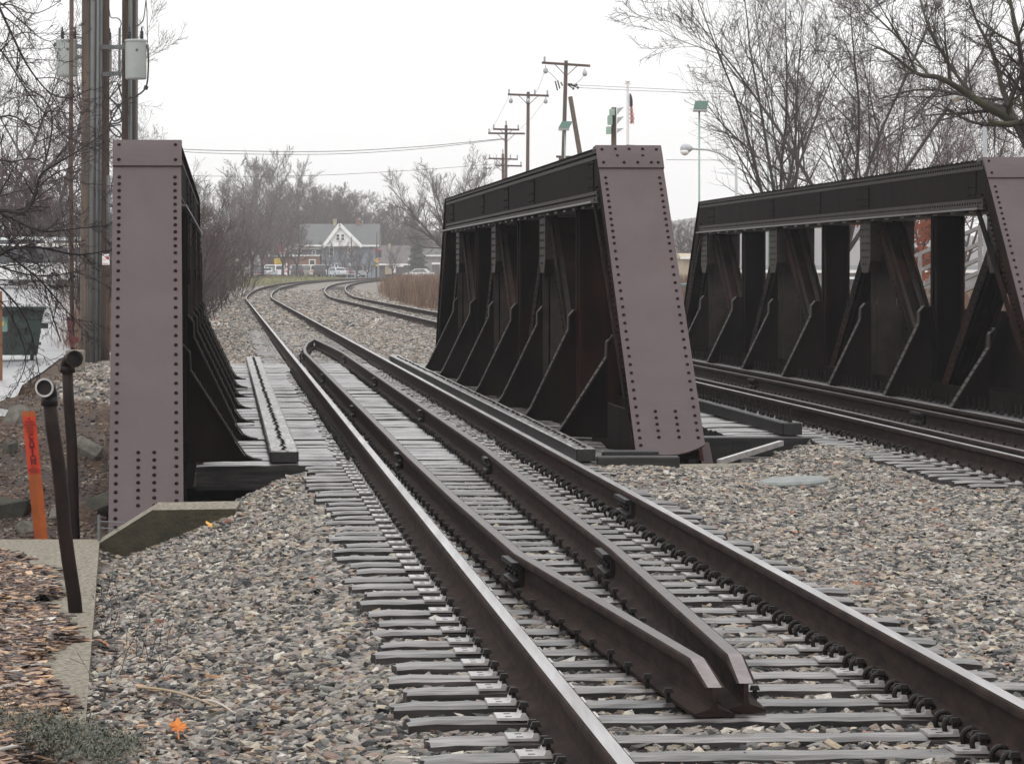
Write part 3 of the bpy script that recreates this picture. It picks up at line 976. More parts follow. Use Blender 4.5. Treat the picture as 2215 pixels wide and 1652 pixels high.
while y < 104:
    add_tie(y, 0, tie_meshes, 'crosstie', 'grey tie half buried in ballast under the near track beyond the bridge', 'ties of the near track beyond the bridge', y < 90, gcon if y < 82 else (),
            random.uniform(-.01, .01), random.uniform(-.012, -.002), random.uniform(-.06, .06))
    y += .5 + random.uniform(-.03, .03)
# track 2
gl2 = off(TR2 - GA + .27, [20, 40, 66, 72]); gr2 = off(TR2 + GA - .36, [20, 40, 66, 72])
y = 29.0
while y < 37.2:
    add_tie(y, TR2, tie_meshes, 'crosstie', 'grey wooden tie in ballast under the second track before its bridge', 'ties of the second track before the bridge', True, (gl2, gr2), random.uniform(-.012, .012), -.004, random.uniform(-.05, .05))
    y += .5
y = 37.6
first = True
while y < 67.6:
    o = add_tie(y, TR2, deck_meshes, 'bridge_tie', 'wet timber laid side by side on the deck of the second bridge', 'deck timbers of the second bridge', y < 56, (gl2, gr2), 0, random.uniform(-.014, .010), 0)
    y += .385 if not first else .40
    first = False
# farther ties: more than can be told apart
mb = MB()
for d0, ya, yb in ((0, 104.3, 330), (TR2, 68.1, 330)):
    y = ya
    while y < yb:
        x = float(XC1(y)) + d0
        th = math.atan2(-(float(XC1(y + 1)) - float(XC1(y - 1))), 2)
        e = float(elev(y)) - .022 + random.uniform(-.012, .008)
        c_, s_ = math.cos(th), math.sin(th)
        L, W = 1.25, .108
        vs = []
        for z in (-.1, e):
            for a, b in ((-L, -W), (L, -W), (L, W), (-L, W)):
                vs.append((x + a * c_ - b * s_, y + a * s_ + b * c_, z if z != -.1 else e - .1))
        mb.add(vs, [(4, 5, 6, 7), (0, 1, 5, 4), (1, 2, 6, 5), (3, 0, 4, 7)])
        y += .5 + random.uniform(-.02, .02)
tag(mb.build('far_ties', MAT['tie']), 'rows of far ties carrying both tracks round the bend', 'railway ties', kind='stuff')

# rail anchors: curled black spring clips under the rail foot
def anchor_mesh(side):
    mb = MB()
    pts = []
    for k in range(9):
        t = math.radians(-60 + 250 * k / 8)
        pts.append((side * (.088 + .030 * math.cos(t)), 0, .030 + .034 * math.sin(t)))
    mb.tube(pts, .0105, 6)
    o = mb.build('rail_anchor', [MAT['black_iron']], smooth=True)
    me = o.data; bpy.data.objects.remove(o)
    return me
AN_L, AN_R = anchor_mesh(-1), anchor_mesh(1)
def anchors(rail, me, d, ylist, maxn=98):
    for y in ylist[:maxn]:
        mk('rail_anchor', me, rail, (float(XC1(y)) + d, y, BASEZ - .018), HEAD)
def arange_pairs(a, b, st):
    out, y = [], a
    while y < b:
        out += [y - .085, y + .085]; y += st
    return out
anchors(rails['R1'], AN_L, GA, arange_pairs(11.85, 35.5, .495))
anchors(rails['L1'], AN_L, -GA, list(np.arange(32.3, 61, .305)))
anchors(rails['L2'], AN_L, TR2 - GA, list(np.arange(33.5, 60, .305)))
# ------------------------------------------------------------------ bridge trusses
def truss(X0, Y0, zb, a, zt, L, W, braces, sides, posts, gus, label, xtop=0.0, dbl=8, bev=None, bow=0.0, hd=.245):
    """near end of the centre line at (X0, Y0); local y runs along the bridge"""
    root = empty('bridge_truss', (X0, Y0, 0), HEAD, label, 'bridge truss', 'riveted trusses of the railway bridge')
    h = W / 2
    ct = zt - .56                                   # underside of the top chord
    y1 = L - a
    T = MAT['truss']
    # ---- inclined end posts (dark box) and their mauve cover plates
    for end in (0, 1):
        def yy(v): return v if end == 0 else L - v
        mb = MB()
        dep = .42
        ln = math.hypot(a, zt - zb)
        ny, nz = -(zt - zb) / ln, a / ln            # outward normal of the slope
        for s in (-1, 1):
            p = []
            for (py, pz) in ((0, zb), (a, zt - .02), (a + .5, zt - .02), (dep * .9 + .35, zb)):
                p.append((yy(py), pz))
            x0, x1 = (s * h, s * (h - .035))
            tx = xtop
            vs = []
            for xx in (x0, x1):
                for q, t in zip(p, (0, tx, tx, 0)): vs.append((xx + t, q[0], q[1]))
            mb.add(vs, [(0, 1, 2, 3), (7, 6, 5, 4), (0, 4, 5, 1), (1, 5, 6, 2), (2, 6, 7, 3), (3, 7, 4, 0)])
            # flange angle and its two rows of rivets on the inner side
            for q in range(46):
                t = (q + .5) / 46
                for off2 in (.07, .15):
                    yv, zv = a * t + .10 + off2 * .8, zb + (zt - .35 - zb) * t - .02
                    mb.dome((s * (h + .003) + tx * t, yy(yv), zv), (s, 0, 0), .015, .014, 0, 6)
            mb.beam((s * (h + .012) + 0, yy(.34), zb), (s * (h + .012) + tx, yy(a + .36), zt - .56), .11, .02, (1, 0, 0))
        mb.beam((0, yy(.22), zb + .02), (tx, yy(a + .2), zt - .1), W - .08, .04, (0, ny, nz))
        mb.build('end_post', [MAT['truss_rust']], root)
        if end == 1:
            mb = MB(); mb.beam((0, yy(-.01), zb), (tx, yy(a), zt), W + .06, .02, (0, -ny, nz)); mb.build('cover_plate', [T], root)
            continue
        mb = MB()
        hw = h + .03
        n_ = Vector((0, ny, nz))
        def sl(x, t, o=0.0): return Vector((x + xtop * t, a * t + ny * o, zb + (zt - zb) * t + nz * o))
        t_top = 1 - .20 / (zt - zb)
        # plate face, slightly bulging, with thickness
        vs = [sl(-hw, 0, 0), sl(hw, 0, 0), sl(hw, t_top, 0), sl(-hw, t_top, 0), sl(-hw, 0, .016), sl(hw, 0, .016), sl(hw, t_top, .016), sl(-hw, t_top, .016)]
        if bev:                                        # one lower corner cut away in a shallow curve
            t0, t1 = bev
            prof = [(-hw, t0)] + [(-hw + 2 * hw * q, t0 - .004 * math.sin(q * 3) + (t1 - t0) * max(0, (q - .45) / .55) ** 2) for q in (.15, .3, .45, .6, .75, .88, 1.0)] + [(hw, t_top), (-hw, t_top)]
            vs = [sl(x, t, 0) for x, t in prof] + [sl(x, t, .016) for x, t in prof]
            n = len(prof)
            mb.add(vs, [tuple(reversed(range(n))), tuple(range(n, 2 * n))] + [(i, (i + 1) % n, n + (i + 1) % n, n + i) for i in range(n)])
        else:
            mb.add(vs, [(3, 2, 1, 0), (4, 5, 6, 7), (0, 1, 5, 4), (1, 2, 6, 5), (2, 3, 7, 6), (3, 0, 4, 7)])
        plate = mb.build('cover_plate', [MAT['purple']], root)
        mb = MB()
        zz = zt - .33
        rows = []
        while zz > zb + .05:
            rows.append(zz); zz -= .061 if zz > zt - 1.0 else .078 if zz > .35 else .066
        for z in rows:
            t = (z - zb) / (zt - zb)
            for s in (-1, 1):
                if bev and s == 1 and t < bev[1]: continue
                if bev and t < bev[0] + .005: continue
                mb.dome(sl(s * (hw - .055), t, .017), n_, .0175, .016, 0, 8)
        for k in range(dbl):
            z = (.17 if zb < -.3 else .33) - k * .058
            t = (z - zb) / (zt - zb)
            for s in (-1, 1):
                if bev and t < bev[0] + (.02 if s < 0 else .035): continue
                mb.dome(sl(s * (hw - .235), t, .017), n_, .0175, .016, 0, 8)
        mb.build('rivets', [MAT['rivet_purple']], plate)
        # cap plate lapping over the top of the cover plate
        mb = MB()
        tc = 1 - .235 / (zt - zb)
        ring = []
        for q in range(6):
            u = q / 5
            ring.append((tc + (1 - tc) * u, .034 + .010 * math.sin(u * 3.1)))
        vs = []
        for t, o_ in ring: vs += [sl(-hw - .006, t, o_), sl(hw + .006, t, o_)]
        vs += [(-hw - .006 + xtop, a + .30, zt + .012), (hw + .006 + xtop, a + .30, zt + .012)]
        fs = [(2 * q, 2 * q + 1, 2 * q + 3, 2 * q + 2) for q in range(6)]
        k1 = len(vs)
        vs += [sl(-hw - .006, tc, .012), sl(hw + .006, tc, .012), (-hw - .006 + xtop, a + .30, zt - .03), (hw + .006 + xtop, a + .30, zt - .03), sl(-hw - .006, 1, -.01), sl(hw + .006, 1, -.01)]
        fs += [(0, k1, k1 + 1, 1)]
        fs.append((0, 2, 4, 6, 8, 10, k1 + 4, k1)); fs.append((1, k1 + 1, k1 + 5, 11, 9, 7, 5, 3))
        fs.append((10, 12, k1 + 2, k1 + 4)); fs.append((11, k1 + 5, k1 + 3, 13))
        mb.add(vs, fs)
        cap = mb.build('cap_plate', [MAT['purple']], root)
        mb = MB()
        def cr(x, u): mb.dome(sl(x, tc + (1 - tc) * u, .040), n_, .0175, .016, 0, 8)
        for s in (-1, 1):
            for u in (.2, .78): cr(s * (hw - .05), u)
        if bev:
            for q in (-1, 0, 1): cr(q * (hw - .05) * .5, .8); cr(q * (hw - .05) * .5 + .07, .2)
            cr(-.13, .5); cr(.13, .5)
        mb.build('rivets', [MAT['rivet_purple']], cap)
    # ---- top chord
    mb = MB()
    xo = xtop
    ya, yb = a - .02, y1 + .02
    mb.box(xo - h, xo - h + .03, ya, yb, ct, zt - .012)
    mb.box(xo + h - .03, xo + h, ya, yb, ct, zt - .012)
    mb.box(xo - h - .03, xo + h + .03, ya + .2, yb, zt - .012, zt)                 # cover
    for s in (-1, 1):
        mb.box(xo + s * h + (0 if s > 0 else -.008), xo + s * h + (.008 if s > 0 else 0), ya + .1, yb, zt - .11, zt - .014, 1)
        mb.box(xo + s * h + (0 if s > 0 else -.012), xo + s * h + (.012 if s > 0 else 0), ya + .1, yb, ct + .02, ct + .12, 1)
        # splice plates
        for fr, ln in ((.02, .5), (.30, .9), (.46, .9), (.64, .5), (.92, .8)):
            yc = ya + (yb - ya) * fr
            mb.box(xo + s * h + (.008 if s > 0 else -.013), xo + s * h + (.013 if s > 0 else -.008), yc, yc + ln, ct + .125, zt - .115)
            for q in range(int(ln / .16)):
                for zz in (ct + .17, ct + .26, zt - .15):
                    mb.dome((xo + s * (h + .013), yc + .05 + q * .16, zz), (s, 0, 0), .012, .008, 0, 6)
        q = ya + .2
        while q < yb:
            for zz in (zt - .06, ct + .075): mb.dome((xo + s * (h + .010), q, zz), (s, 0, 0), .015, .013, 0, 5)
            q += .15
    q = ya + .3
    while q < yb:
        for s in (-1, 1): mb.dome((xo + s * (h - .03), q, zt), (0, 0, 1), .02, .018, 0, 5)
        q += .3
    mb.build('top_chord', [T, MAT['gusset']], root)
    mb = MB()
    for s in (-1, 1):
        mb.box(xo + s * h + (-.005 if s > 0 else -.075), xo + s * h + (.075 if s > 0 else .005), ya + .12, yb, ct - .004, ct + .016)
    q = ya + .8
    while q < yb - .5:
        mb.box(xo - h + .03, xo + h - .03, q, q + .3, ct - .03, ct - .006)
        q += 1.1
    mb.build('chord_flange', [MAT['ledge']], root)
    # ---- bottom chord
    mb = MB()
    bz = min(zb, -.2)
    yb0 = a * (.34 - zb) / (zt - zb) + .35
    for s in (-1, 1):
        mb.box(s * (h - .12) - .02, s * (h - .12) + .02, yb0, L - yb0, bz - .25, .30)
        mb.box(s * (h - .12) - .02, s * (h - .12) + .02, .35, yb0, bz - .25, min(zb + .1, -.1))
    mb.box(-h, h, .35, L - .35, bz - .28, bz - .25)
    mb.build('bottom_chord', [T], root)
    # ---- posts, diagonals, gussets
    for i, s in enumerate(braces):
        if s < a or s > L - a + .3: continue
        wide = i in posts
        xo_s = 0
        mb = MB()
        if wide:
            for sd in (-1, 1): mb.box(sd * hd - .012, sd * hd + .012, s - .19, s + .19, .0, ct + .0)
            mb.box(-hd, hd, s - .012, s + .012, .0, ct)
            for sd in (-1, 1): mb.box(sd * (hd + .02) - .01, sd * (hd + .02) + .01, s - .05, s + .05, .0, ct - .02)
        else:
            for sd in (-1, 1): mb.box(sd * (hd + .012) - .035, sd * (hd + .012) + .035, s - .012, s + .012, 0, ct - .3)
            mb.box(-hd * .8, hd * .8, s - .01, s + .01, 0, ct - .3)
        mb.build('vertical_post', [MAT['gusset'] if not wide else MAT['truss_rust']], root)
    for i, s in enumerate(braces):
        if i in gus and a - .5 < s < L - a + .5:
            ymin, ymax = .9, L - .9
            for dr in ((-1, 1) if s > a + .3 else (1,)):
                e = s + dr * (braces[1] - braces[0]) * .97
                e = min(max(e, ymin), ymax)
                mb = MB()
                p0, p1 = Vector((0, s + dr * .16, ct - .05)), Vector((0, e, -.02))
                ax = (p1 - p0).normalized()
                for sd in (-1, 1):
                    mb.beam(p0 + Vector((sd * hd * .9, 0, 0)), p1 + Vector((sd * hd * .9, 0, 0)), .03, .22, (0, 0, 1))
                mb.beam(p0 + Vector((0, 0, .0)), p1, hd * 1.8, .02, (0, 0, 1))
                for sd in (-1, 1):
                    mb.beam(p0 + Vector((sd * (hd * .9 - .035), -.06, 0)), p1 + Vector((sd * (hd * .9 - .035), -.06, 0)), .10, .02, (0, 1, 0), 1)
                    for k in range(26):
                        q = p0 + (p1 - p0) * ((k + 1) / 27)
                        mb.dome(q + Vector((sd * (hd * .9 + .016), dr * -.1, 0)), (sd, 0, 0), .015, .015, 0, 5)
                mb.build('diagonal', [MAT['truss_rust'], MAT['gusset']], root)
            mb = MB()
            for sd in (-1, 1):
                x0 = sd * (h - .15)
                nb = .40 if s > a + .3 else .06
                fb_ = .40
                x1 = sd * (h - .002)
                poly = [(s - nb, ct), (s - nb, ct - .56), (s - min(.24, nb), ct - .72), (s + .24, ct - .72), (s + fb_, ct - .56), (s + fb_, ct)]
                mb.prism(poly, 'x', min(x0, x1), max(x0, x1))
                for qz in range(7):
                    zz = ct - .05 - qz * .092
                    for qy in (-.28, -.1, .1, .28):
                        if s + qy < s - nb + .04 or abs(qy) > .36 - max(0, (ct - .52 - zz)) * 1.2: continue
                        mb.dome((x1, s + qy + (.03 if qz % 2 else 0), zz), (sd, 0, 0), .017, .014, 0, 6)
                    if zz > ct - .56:
                        for qx in (.035, .115): mb.dome((x0 + sd * qx, s - nb, zz + (.04 if qx > .1 else 0)), (0, -1, 0), .016, .014, 0, 6)
            mb.build('gusset_plate', [MAT['gusset']], root)
    # ---- knee braces: plate with a riveted flange, curling out on to the deck
    ztop = 1.26
    for i, s in enumerate(braces):
        for sd in sides:
            xf = sd * ((hd + .02) if a < s < L - a else (h + .05))
            xe = sd * (h + .63)
            ztop = 1.26 if a < s < L - a else 1.05
            mb = MB()
            if i == 0 and sd > 0 and len(sides) == 2: continue
            xi = sd * h
            zk = ztop - 1.26
            edge = [(xi, ztop - .02), (xi + sd * .06, ztop - .09), (xi + sd * .065, ztop - .24), (xi + sd * .48, .16), (xi + sd * .54, .075), (xi + sd * .60, .045), (xi + sd * .68, .03)]
            mb.prism([(xf, ztop - .02)] + [(x_ - sd * .01, z_ - .005) for x_, z_ in edge] + [(xf, .01)], 'y', s - .006, s + .006)
            kb = mb.build('knee_brace', [T], root)
            mb = MB()
            fl = edge
            for (xa, za), (xb, zb_) in zip(fl, fl[1:]):
                mb.beam((xa, s, za), (xb, s, zb_), .17, .014, (0, 0, 1))
            for k in range(9):
                t = (k + .5) / 9
                xa, za = fl[2][0] + (fl[3][0] - fl[2][0]) * t, fl[2][1] + (fl[3][1] - fl[2][1]) * t
                nn = Vector((sd * 1.0, 0, .52)).normalized()
                for q in (-.045, .045):
                    mb.dome((xa + nn.x * .008, s + q, za + nn.z * .008), nn, .011, .010, 0, 6)
            mb.build('flange', [MAT['gusset']], kb)  # lighter colour paints a highlight along the brace edge
    # solid lower web seen between the knee braces
    return root

tr1 = truss(-2.924, 29.5, -.48, 3.6, 2.81, 32.1, .54, [2.45 + 4.07 * k for k in range(7)], (1,), (1, 3, 5), (2, 4, 6),
            'left black truss with a narrow mauve end plate beside the utility poles', xtop=-.055, dbl=8)
tr2 = truss(1.49, 34.4, -.10, 3.6, 2.93, 33.4, .60, [2.45 + 4.1 * k for k in range(7)], (-1, 1), (1, 3, 5), (2, 4, 6),
            'middle black truss with leaning mauve end plate between the two tracks', xtop=-.02, dbl=5, bev=(.018, .045), bow=0)
tr3 = truss(5.95, 38.3, -.10, 3.6, 2.93, 32.4, .60, [3.2 + 4.2 * k for k in range(7)], (-1,), (1, 3, 5), (0, 2, 4, 6),
            'right black truss with open panels along the second track', xtop=-.02, dbl=5, hd=.165)

mb = MB()
mb.box(.27, .29, 1.6, 31.0, -.5, 1.20)
for k in range(90): mb.dome((.268, 1.9 + k * .32, 1.12), (-1, 0, 0), .016, .014, 0, 5)
mb.build('side_plate', [MAT['truss']], tr3)

# girders that carry the decks, floor beams
def girder(d, y0, y1, lab):
    mb = MB()
    mb.box(-.16, .16, 0, y1 - y0, -.26, -.235)
    mb.box(-.012, .012, 0, y1 - y0, -.85, -.235)
    mb.box(-.16, .16, 0, y1 - y0, -.875, -.85)
    o = mb.build('deck_girder', [MAT['truss']], None, loc=(float(XC1(y0)) + d, y0, 0), rz=HEAD)
    tag(o, lab, 'girder', 'girders under the bridge decks')
girder(-.85, 32.5, 67.2, 'left black girder under the near deck')
girder(.85, 32.5, 67.2, 'right black girder under the near deck')
girder(TR2 - .85, 38, 67.2, 'left black girder under the second deck')
girder(TR2 + .85, 38, 67.2, 'right black girder under the second deck')
mb = MB()
mb.box(-.02, 1.9, 0, .03, -.95, -.27)
mb.box(-.02, 1.9, -.12, .15, -.27, -.245)
for k in range(7): mb.dome((.12 + k * .24, 0, -.5), (0, -1, 0), .018, .016, 0, 6)
tag(mb.build('floor_beam', [MAT['truss']], None, loc=(-2.85, 32.6, 0), rz=HEAD), 'black end floor beam under the near deck beside the left truss', 'floor beam', 'floor beams of the bridge')
mb = MB()
mb.box(-.0, 1.55, 0, .03, -.95, -.27)
tag(mb.build('floor_beam', [MAT['truss']], None, loc=(2.15, 38.2, 0), rz=HEAD), 'black end floor beam under the second deck', 'floor beam', 'floor beams of the bridge')

# guard timbers with bolt rows
def timber(d, y0, y1, w, h, label, tall, matn='timber', joints=(6.2,), end='left', bolt_y=.30):
    root_x, root_y = float(XC1(y0)) + d, y0
    mb = MB()
    L = (y1 - y0) / math.cos(HEAD)
    a = 0.0
    while a < L:
        b = min(a + joints[0], L)
        mb.bbox(-w / 2, w / 2, a + .004, b - .004, 0.004, h, .012)
        a = b
    # grain runs along local x of the material, so build along x and turn
    vs = [(p[1], -p[0], p[2]) for p in mb.v]
    mb.v = vs
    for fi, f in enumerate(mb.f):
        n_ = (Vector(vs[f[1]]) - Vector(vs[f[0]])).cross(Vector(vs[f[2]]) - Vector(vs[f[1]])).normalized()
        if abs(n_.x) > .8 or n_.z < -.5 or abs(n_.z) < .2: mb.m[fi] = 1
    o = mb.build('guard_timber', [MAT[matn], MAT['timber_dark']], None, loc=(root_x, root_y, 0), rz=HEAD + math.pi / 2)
    tag(o, label, 'timber', 'guard timbers along the bridge decks')
    k = 0
    me = None
    yy = .12
    while yy < L and k < 99:
        if me is None:
            m2 = MB()
            if tall:
                m2.tube([(0, 0, 0), (0, 0, .02)], .02, 6); m2.tube([(0, 0, 0), (0, 0, .14)], .0095, 6); m2.box(-.022, .022, -.022, .022, 0, .035)
            else:
                m2.box(-.024, .024, -.024, .024, 0, .006); m2.tube([(0, 0, 0), (0, 0, .016)], .013, 6)
            t = m2.build('bolt', [MAT['black_iron']], o)
            me = t.data
        else:
            t = bpy.data.objects.new('bolt', me); C.objects.link(t); t.parent = o
        t.location = (yy, random.uniform(-.012, .012) + (0 if tall else .0), h)
        yy += bolt_y; k += 1
    return o
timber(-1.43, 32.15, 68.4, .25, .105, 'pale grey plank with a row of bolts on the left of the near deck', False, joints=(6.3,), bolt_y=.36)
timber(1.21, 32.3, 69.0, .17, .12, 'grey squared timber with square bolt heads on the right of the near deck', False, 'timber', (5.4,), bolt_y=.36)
timber(TR2 - 1.30, 37.55, 68.6, .20, .13, 'black timber studded with tall bolts on the left of the second deck', True, 'timber_dark', (6.3,), bolt_y=.31)
timber(TR2 + 1.26, 38.2, 68.6, .20, .13, 'black timber studded with bolts on the right of the second deck', True, 'timber_dark', (6.3,), bolt_y=.31)
# odd end timbers at the corner of the middle truss
for (x0, x1, yy, zt_, lab) in ((.74, 1.46, 32.25, .05, 'short black timber end lying below the middle end plate, front one'), (.80, 1.30, 32.75, .075, 'short black timber end tucked behind another under the middle end plate')):
    mb = MB(); mb.bbox(x0, x1, -.1, .12, -.09, zt_, .01)
    tag(mb.build('timber_block', [MAT['timber_dark']], None, loc=(0, yy, 0), rz=.03), lab, 'timber')
# heavy end block of the second deck with planks leaning below
mb = MB(); mb.bbox(1.75, 3.15, 0, .3, -.42, -.008, .012)
tag(mb.build('end_timber', [MAT['timber_dark']], None, loc=(0, 37.33, 0), rz=.0), 'big dark end timber below the second deck, right of the middle end plate', 'timber')
mb = MB(); mb.bbox(2.3, 2.85, 0, .1, -.26, -.20, .006); mb.bbox(2.36, 2.95, -.12, 0, -.31, -.265, .006)
tag(mb.build('wood_steps', [MAT['timber']], None, loc=(0, 37.1, 0)), 'pair of small weathered boards nailed below the second deck end', 'board')
p0, p1 = P(1556, 999, 34.8), P(1690, 958, 36.3)
mb = MB(); mb.beam(p0, p1, .05, .05)
tag(mb.build('angle_iron', [MAT['plate_steel']]), 'thin grey bar slanting up from the ballast beside the second deck end', 'metal bar')
# mauve foot behind the middle end plate
mb = MB(); mb.beam((1.86, 35.0, -.30), (1.80, 35.15, .02), .12, .10)
tag(mb.build('bearing_foot', [MAT['purple']]), 'small mauve bearing stub under the corner of the middle end plate', 'bearing')

# ------------------------------------------------------------------ concrete
mb = MB()
mb.prism([(.75, 32.50), (2.02, 32.95), (2.3, 33.2), (2.2, 33.6), (.7, 33.0)], 'z', -.9, -.075)
tag(mb.build('abutment', [MAT['concrete']]), 'pale concrete ledge at the foot of the middle end plate', 'abutment', 'abutments of the bridge')
mb = MB()
mb.box(-2.4, 9, 67.6, 68.0, -3.2, -.24)
tag(mb.build('abutment', [MAT['concrete']], None, rz=0, loc=(-3.0, .2, 0)), 'far concrete abutment below the far end of the decks', 'abutment', 'abutments of the bridge')
mb = MB()
top = [(-3.24, -.44), (-2.80, -.165), (-2.15, -.155)]
vs = []
for (x, z) in top: vs += [(x, 28.75, z - .03), (x, 29.25, z), (x, 28.75, -1.6), (x, 29.25, -1.6)]
mb.add(vs, [(0, 4, 5, 1), (4, 8, 9, 5)], 1)
mb.add(vs, [(2, 6, 4, 0), (6, 10, 8, 4)], 0)
mb.add(vs, [(1, 5, 7, 3), (5, 9, 11, 7), (0, 1, 3, 2), (8, 10, 11, 9)], 1)
tag(mb.build('wing_wall', [MAT['moss_concrete'], MAT['concrete']]), 'mossy concrete wing wall with slanting top below the left end plate', 'wing wall')
# kerb slab left of the ballast
mb = MB()
yk = np.linspace(17.2, 29.1, 14)
for a_, b_ in zip(yk, yk[1:]):
    gap = .012 if abs(a_ - 24.5) < .5 else 0
    za = -.44 + .010 * math.sin(a_); zb_ = -.44 + .010 * math.sin(b_)
    xa, xb = float(XK(a_)), float(XK(b_))
    vs = [(xa, a_, za), (xb, b_ - gap, zb_), (xb - 6, b_ - gap, zb_), (xa - (.5 if a_ < 24 else 6), a_, za), (xa, a_, -1.0), (xb, b_ - gap, -1.0), (xb - 6, b_ - gap, -1.0), (xa - (.5 if a_ < 24 else 6), a_, -1.0)]
    mb.add(vs, [(0, 1, 2, 3), (4, 5, 1, 0), (5, 6, 2, 1), (7, 4, 0, 3), (6, 7, 3, 2)])
tag(mb.build('kerb_slab', [MAT['concrete']]), 'pale concrete slab partly buried in bark mulch at the left', 'concrete slab')
# thin steel post and wire at the slab corner
q = P(217, 1172, 29.0)
mb = MB(); mb.tube([(q.x, q.y - .1, -.75), (q.x, q.y - .1, q.z + .22)], .012, 6); mb.tube([(q.x, q.y - .1, q.z + .12), (q.x + .22, q.y - .1, q.z + .10)], .005, 5); mb.tube([(q.x, q.y - .1, q.z + .17), (q.x + .20, q.y - .1, q.z + .16)], .005, 5)
tag(mb.build('wire_stub', [MAT['conduit']]), 'thin grey stub with wires at the corner of the concrete slab', 'stub')

# round cover lying in the ballast
q = P(1716, 1045, 29.9)
mb = MB()
mb.lathe([(.27, -.03), (.285, -.02), (.285, .012), (.262, .030), (.05, .038), (.0, .038)], (0, 0, 0), 30)
o = mb.build('utility_cover', [simple('pale_cover', (.20, .215, .205), (.12, .13, .125), 14, .6), MAT['mint']], loc=(q.x, q.y, gz(q.x, q.y) + .03))
o.rotation_euler = (.04, -.05, 0)
tag(o, 'round pale grey cover with green rim lying in the ballast', 'manhole cover')

# ------------------------------------------------------------------ pipes and marker post at the left
def vent_pipe(base, top, r, label, shiny):
    mb = MB()
    d = (top - base)
    n = 7
    mb.tube([base + d * (k / n) + Vector((.006 * math.sin(k * 1.7), 0, 0)) for k in range(n + 1)], r, 16)
    root = mb.build('vent_pipe', [MAT['pipe']], smooth=True)
    tag(root, label, 'pipe', 'rusty pipes at the left')
    # elbow facing the viewer: collar, bend and open mouth
    mb = MB()
    R = r * (1.18 if shiny else 1.38)
    c0 = top + Vector((0, 0, -.02))
    mb.tube([c0 + Vector((0, 0, -.04)), c0 + Vector((0, 0, .012))], R, 16)
    bend = []
    dirx = .10 if not shiny else -.02
    for k in range(7):
        t = math.radians(90 * k / 6)
        bend.append(c0 + Vector((dirx * .5 * (1 - math.cos(t)), -.075 * (1 - math.cos(t)), .0 + .075 * math.sin(t))))
    bend.append(bend[-1] + Vector((dirx * .2, -.045, 0)))
    mb.tube(bend, R * .96, 16, caps=False)
    e = bend[-1]
    ax = (bend[-1] - bend[-2]).normalized()
    mb.tube([e - ax * .03, e + ax * .012], R * 1.12, 16, caps=False)
    el = mb.build('elbow', [MAT['pipe'] if not shiny else MAT['black_iron']], root, smooth=True)
    mb = MB()
    u = ax.cross(Vector((0, 0, 1))).normalized(); w = u.cross(ax)
    for k in range(20):
        t = 2 * math.pi * k / 20
        t2 = 2 * math.pi * (k + 1) / 20
        vs = []
        for tt in (t, t2):
            dr = u * math.cos(tt) + w * math.sin(tt)
            vs += [e + ax * .014 + dr * R * 1.13, e + ax * .014 + dr * R * .90]
        mb.add(vs, [(0, 1, 3, 2), (2, 3, 1, 0)][:1])
    mb.build('mouth_rim', [MAT['plate_steel'] if shiny else MAT['pipe']], el, smooth=True)
    mb = MB()
    vs = [e - ax * .02 + (u * math.cos(2 * math.pi * k / 16) + w * math.sin(2 * math.pi * k / 16)) * R * .95 for k in range(16)]
    mb.add(vs, [tuple(range(16))])
    mb.build('pipe_inside', [MAT['black_iron'] if not shiny else MAT['bark_dark']], el)
    return root
b0 = P(167, 1330, 22.8); t0 = P(107, 856, 22.8)
vent_pipe(Vector((b0.x, b0.y, b0.z - .1)), t0, .044, 'nearer leaning brown pipe with a shiny open elbow on top', True)
b1 = P(171, 1200, 30.3); t1 = P(146, 790, 30.3)
vent_pipe(Vector((b1.x, b1.y, b1.z - .6)), t1, .045, 'farther upright brown pipe with a dark open elbow', False)

# orange marker post: a shallow folded strip
mk_root = None
YM = 30.6
tl, tr_, bl, br = P(47, 890, YM), P(76, 889, YM), P(79, 1210, YM), P(108, 1210, YM)
mb = MB()
def mpt(u, v, off=0.0):
    a_ = tl.lerp(tr_, u); b_ = bl.lerp(br, u)
    p = a_.lerp(b_, v)
    return p + Vector((0, abs(u - .5) * -.030 + .015 - off, 0))
rows = [0, .25, .5, .75, 1]
for thick in (0, 1):
    for v in rows:
        for u in (0, .25, .5, .75, 1):
            mb.v.append(tuple(mpt(u, v, -.005 * thick)))
for i in range(4):
    for j in range(4):
        k = i * 5 + j
        mb.f.append((k, k + 5, k + 6, k + 1)); mb.m.append(0)
        mb.f.append((25 + k, 25 + k + 1, 25 + k + 6, 25 + k + 5)); mb.m.append(0)
for i in range(4):
    mb.f.append((i * 5, 25 + i * 5, 30 + i * 5, 5 + i * 5)); mb.m.append(0)
    mb.f.append((i * 5 + 4, i * 5 + 9, 34 + i * 5, 29 + i * 5)); mb.m.append(0)
    mb.f.append((i, i + 1, 26 + i, 25 + i)); mb.m.append(0)
mk_root = mb.build('marker_post', [MAT['orange']])
tag(mk_root, 'orange utility marker post with a red CAUTION label', 'marker post')
mb = MB()
for i in range(4):
    for j in range(4):
        us = [.03 + .94 * j / 4, .03 + .94 * (j + 1) / 4]
        vs_ = [.035 + .385 * i / 4, .035 + .385 * (i + 1) / 4]
        mb.add([mpt(us[0], vs_[0], .002), mpt(us[0], vs_[1], .002), mpt(us[1], vs_[1], .002), mpt(us[1], vs_[0], .002)], [(0, 1, 2, 3)])
lab = mb.build('warning_label', [MAT['orange_label']], mk_root)
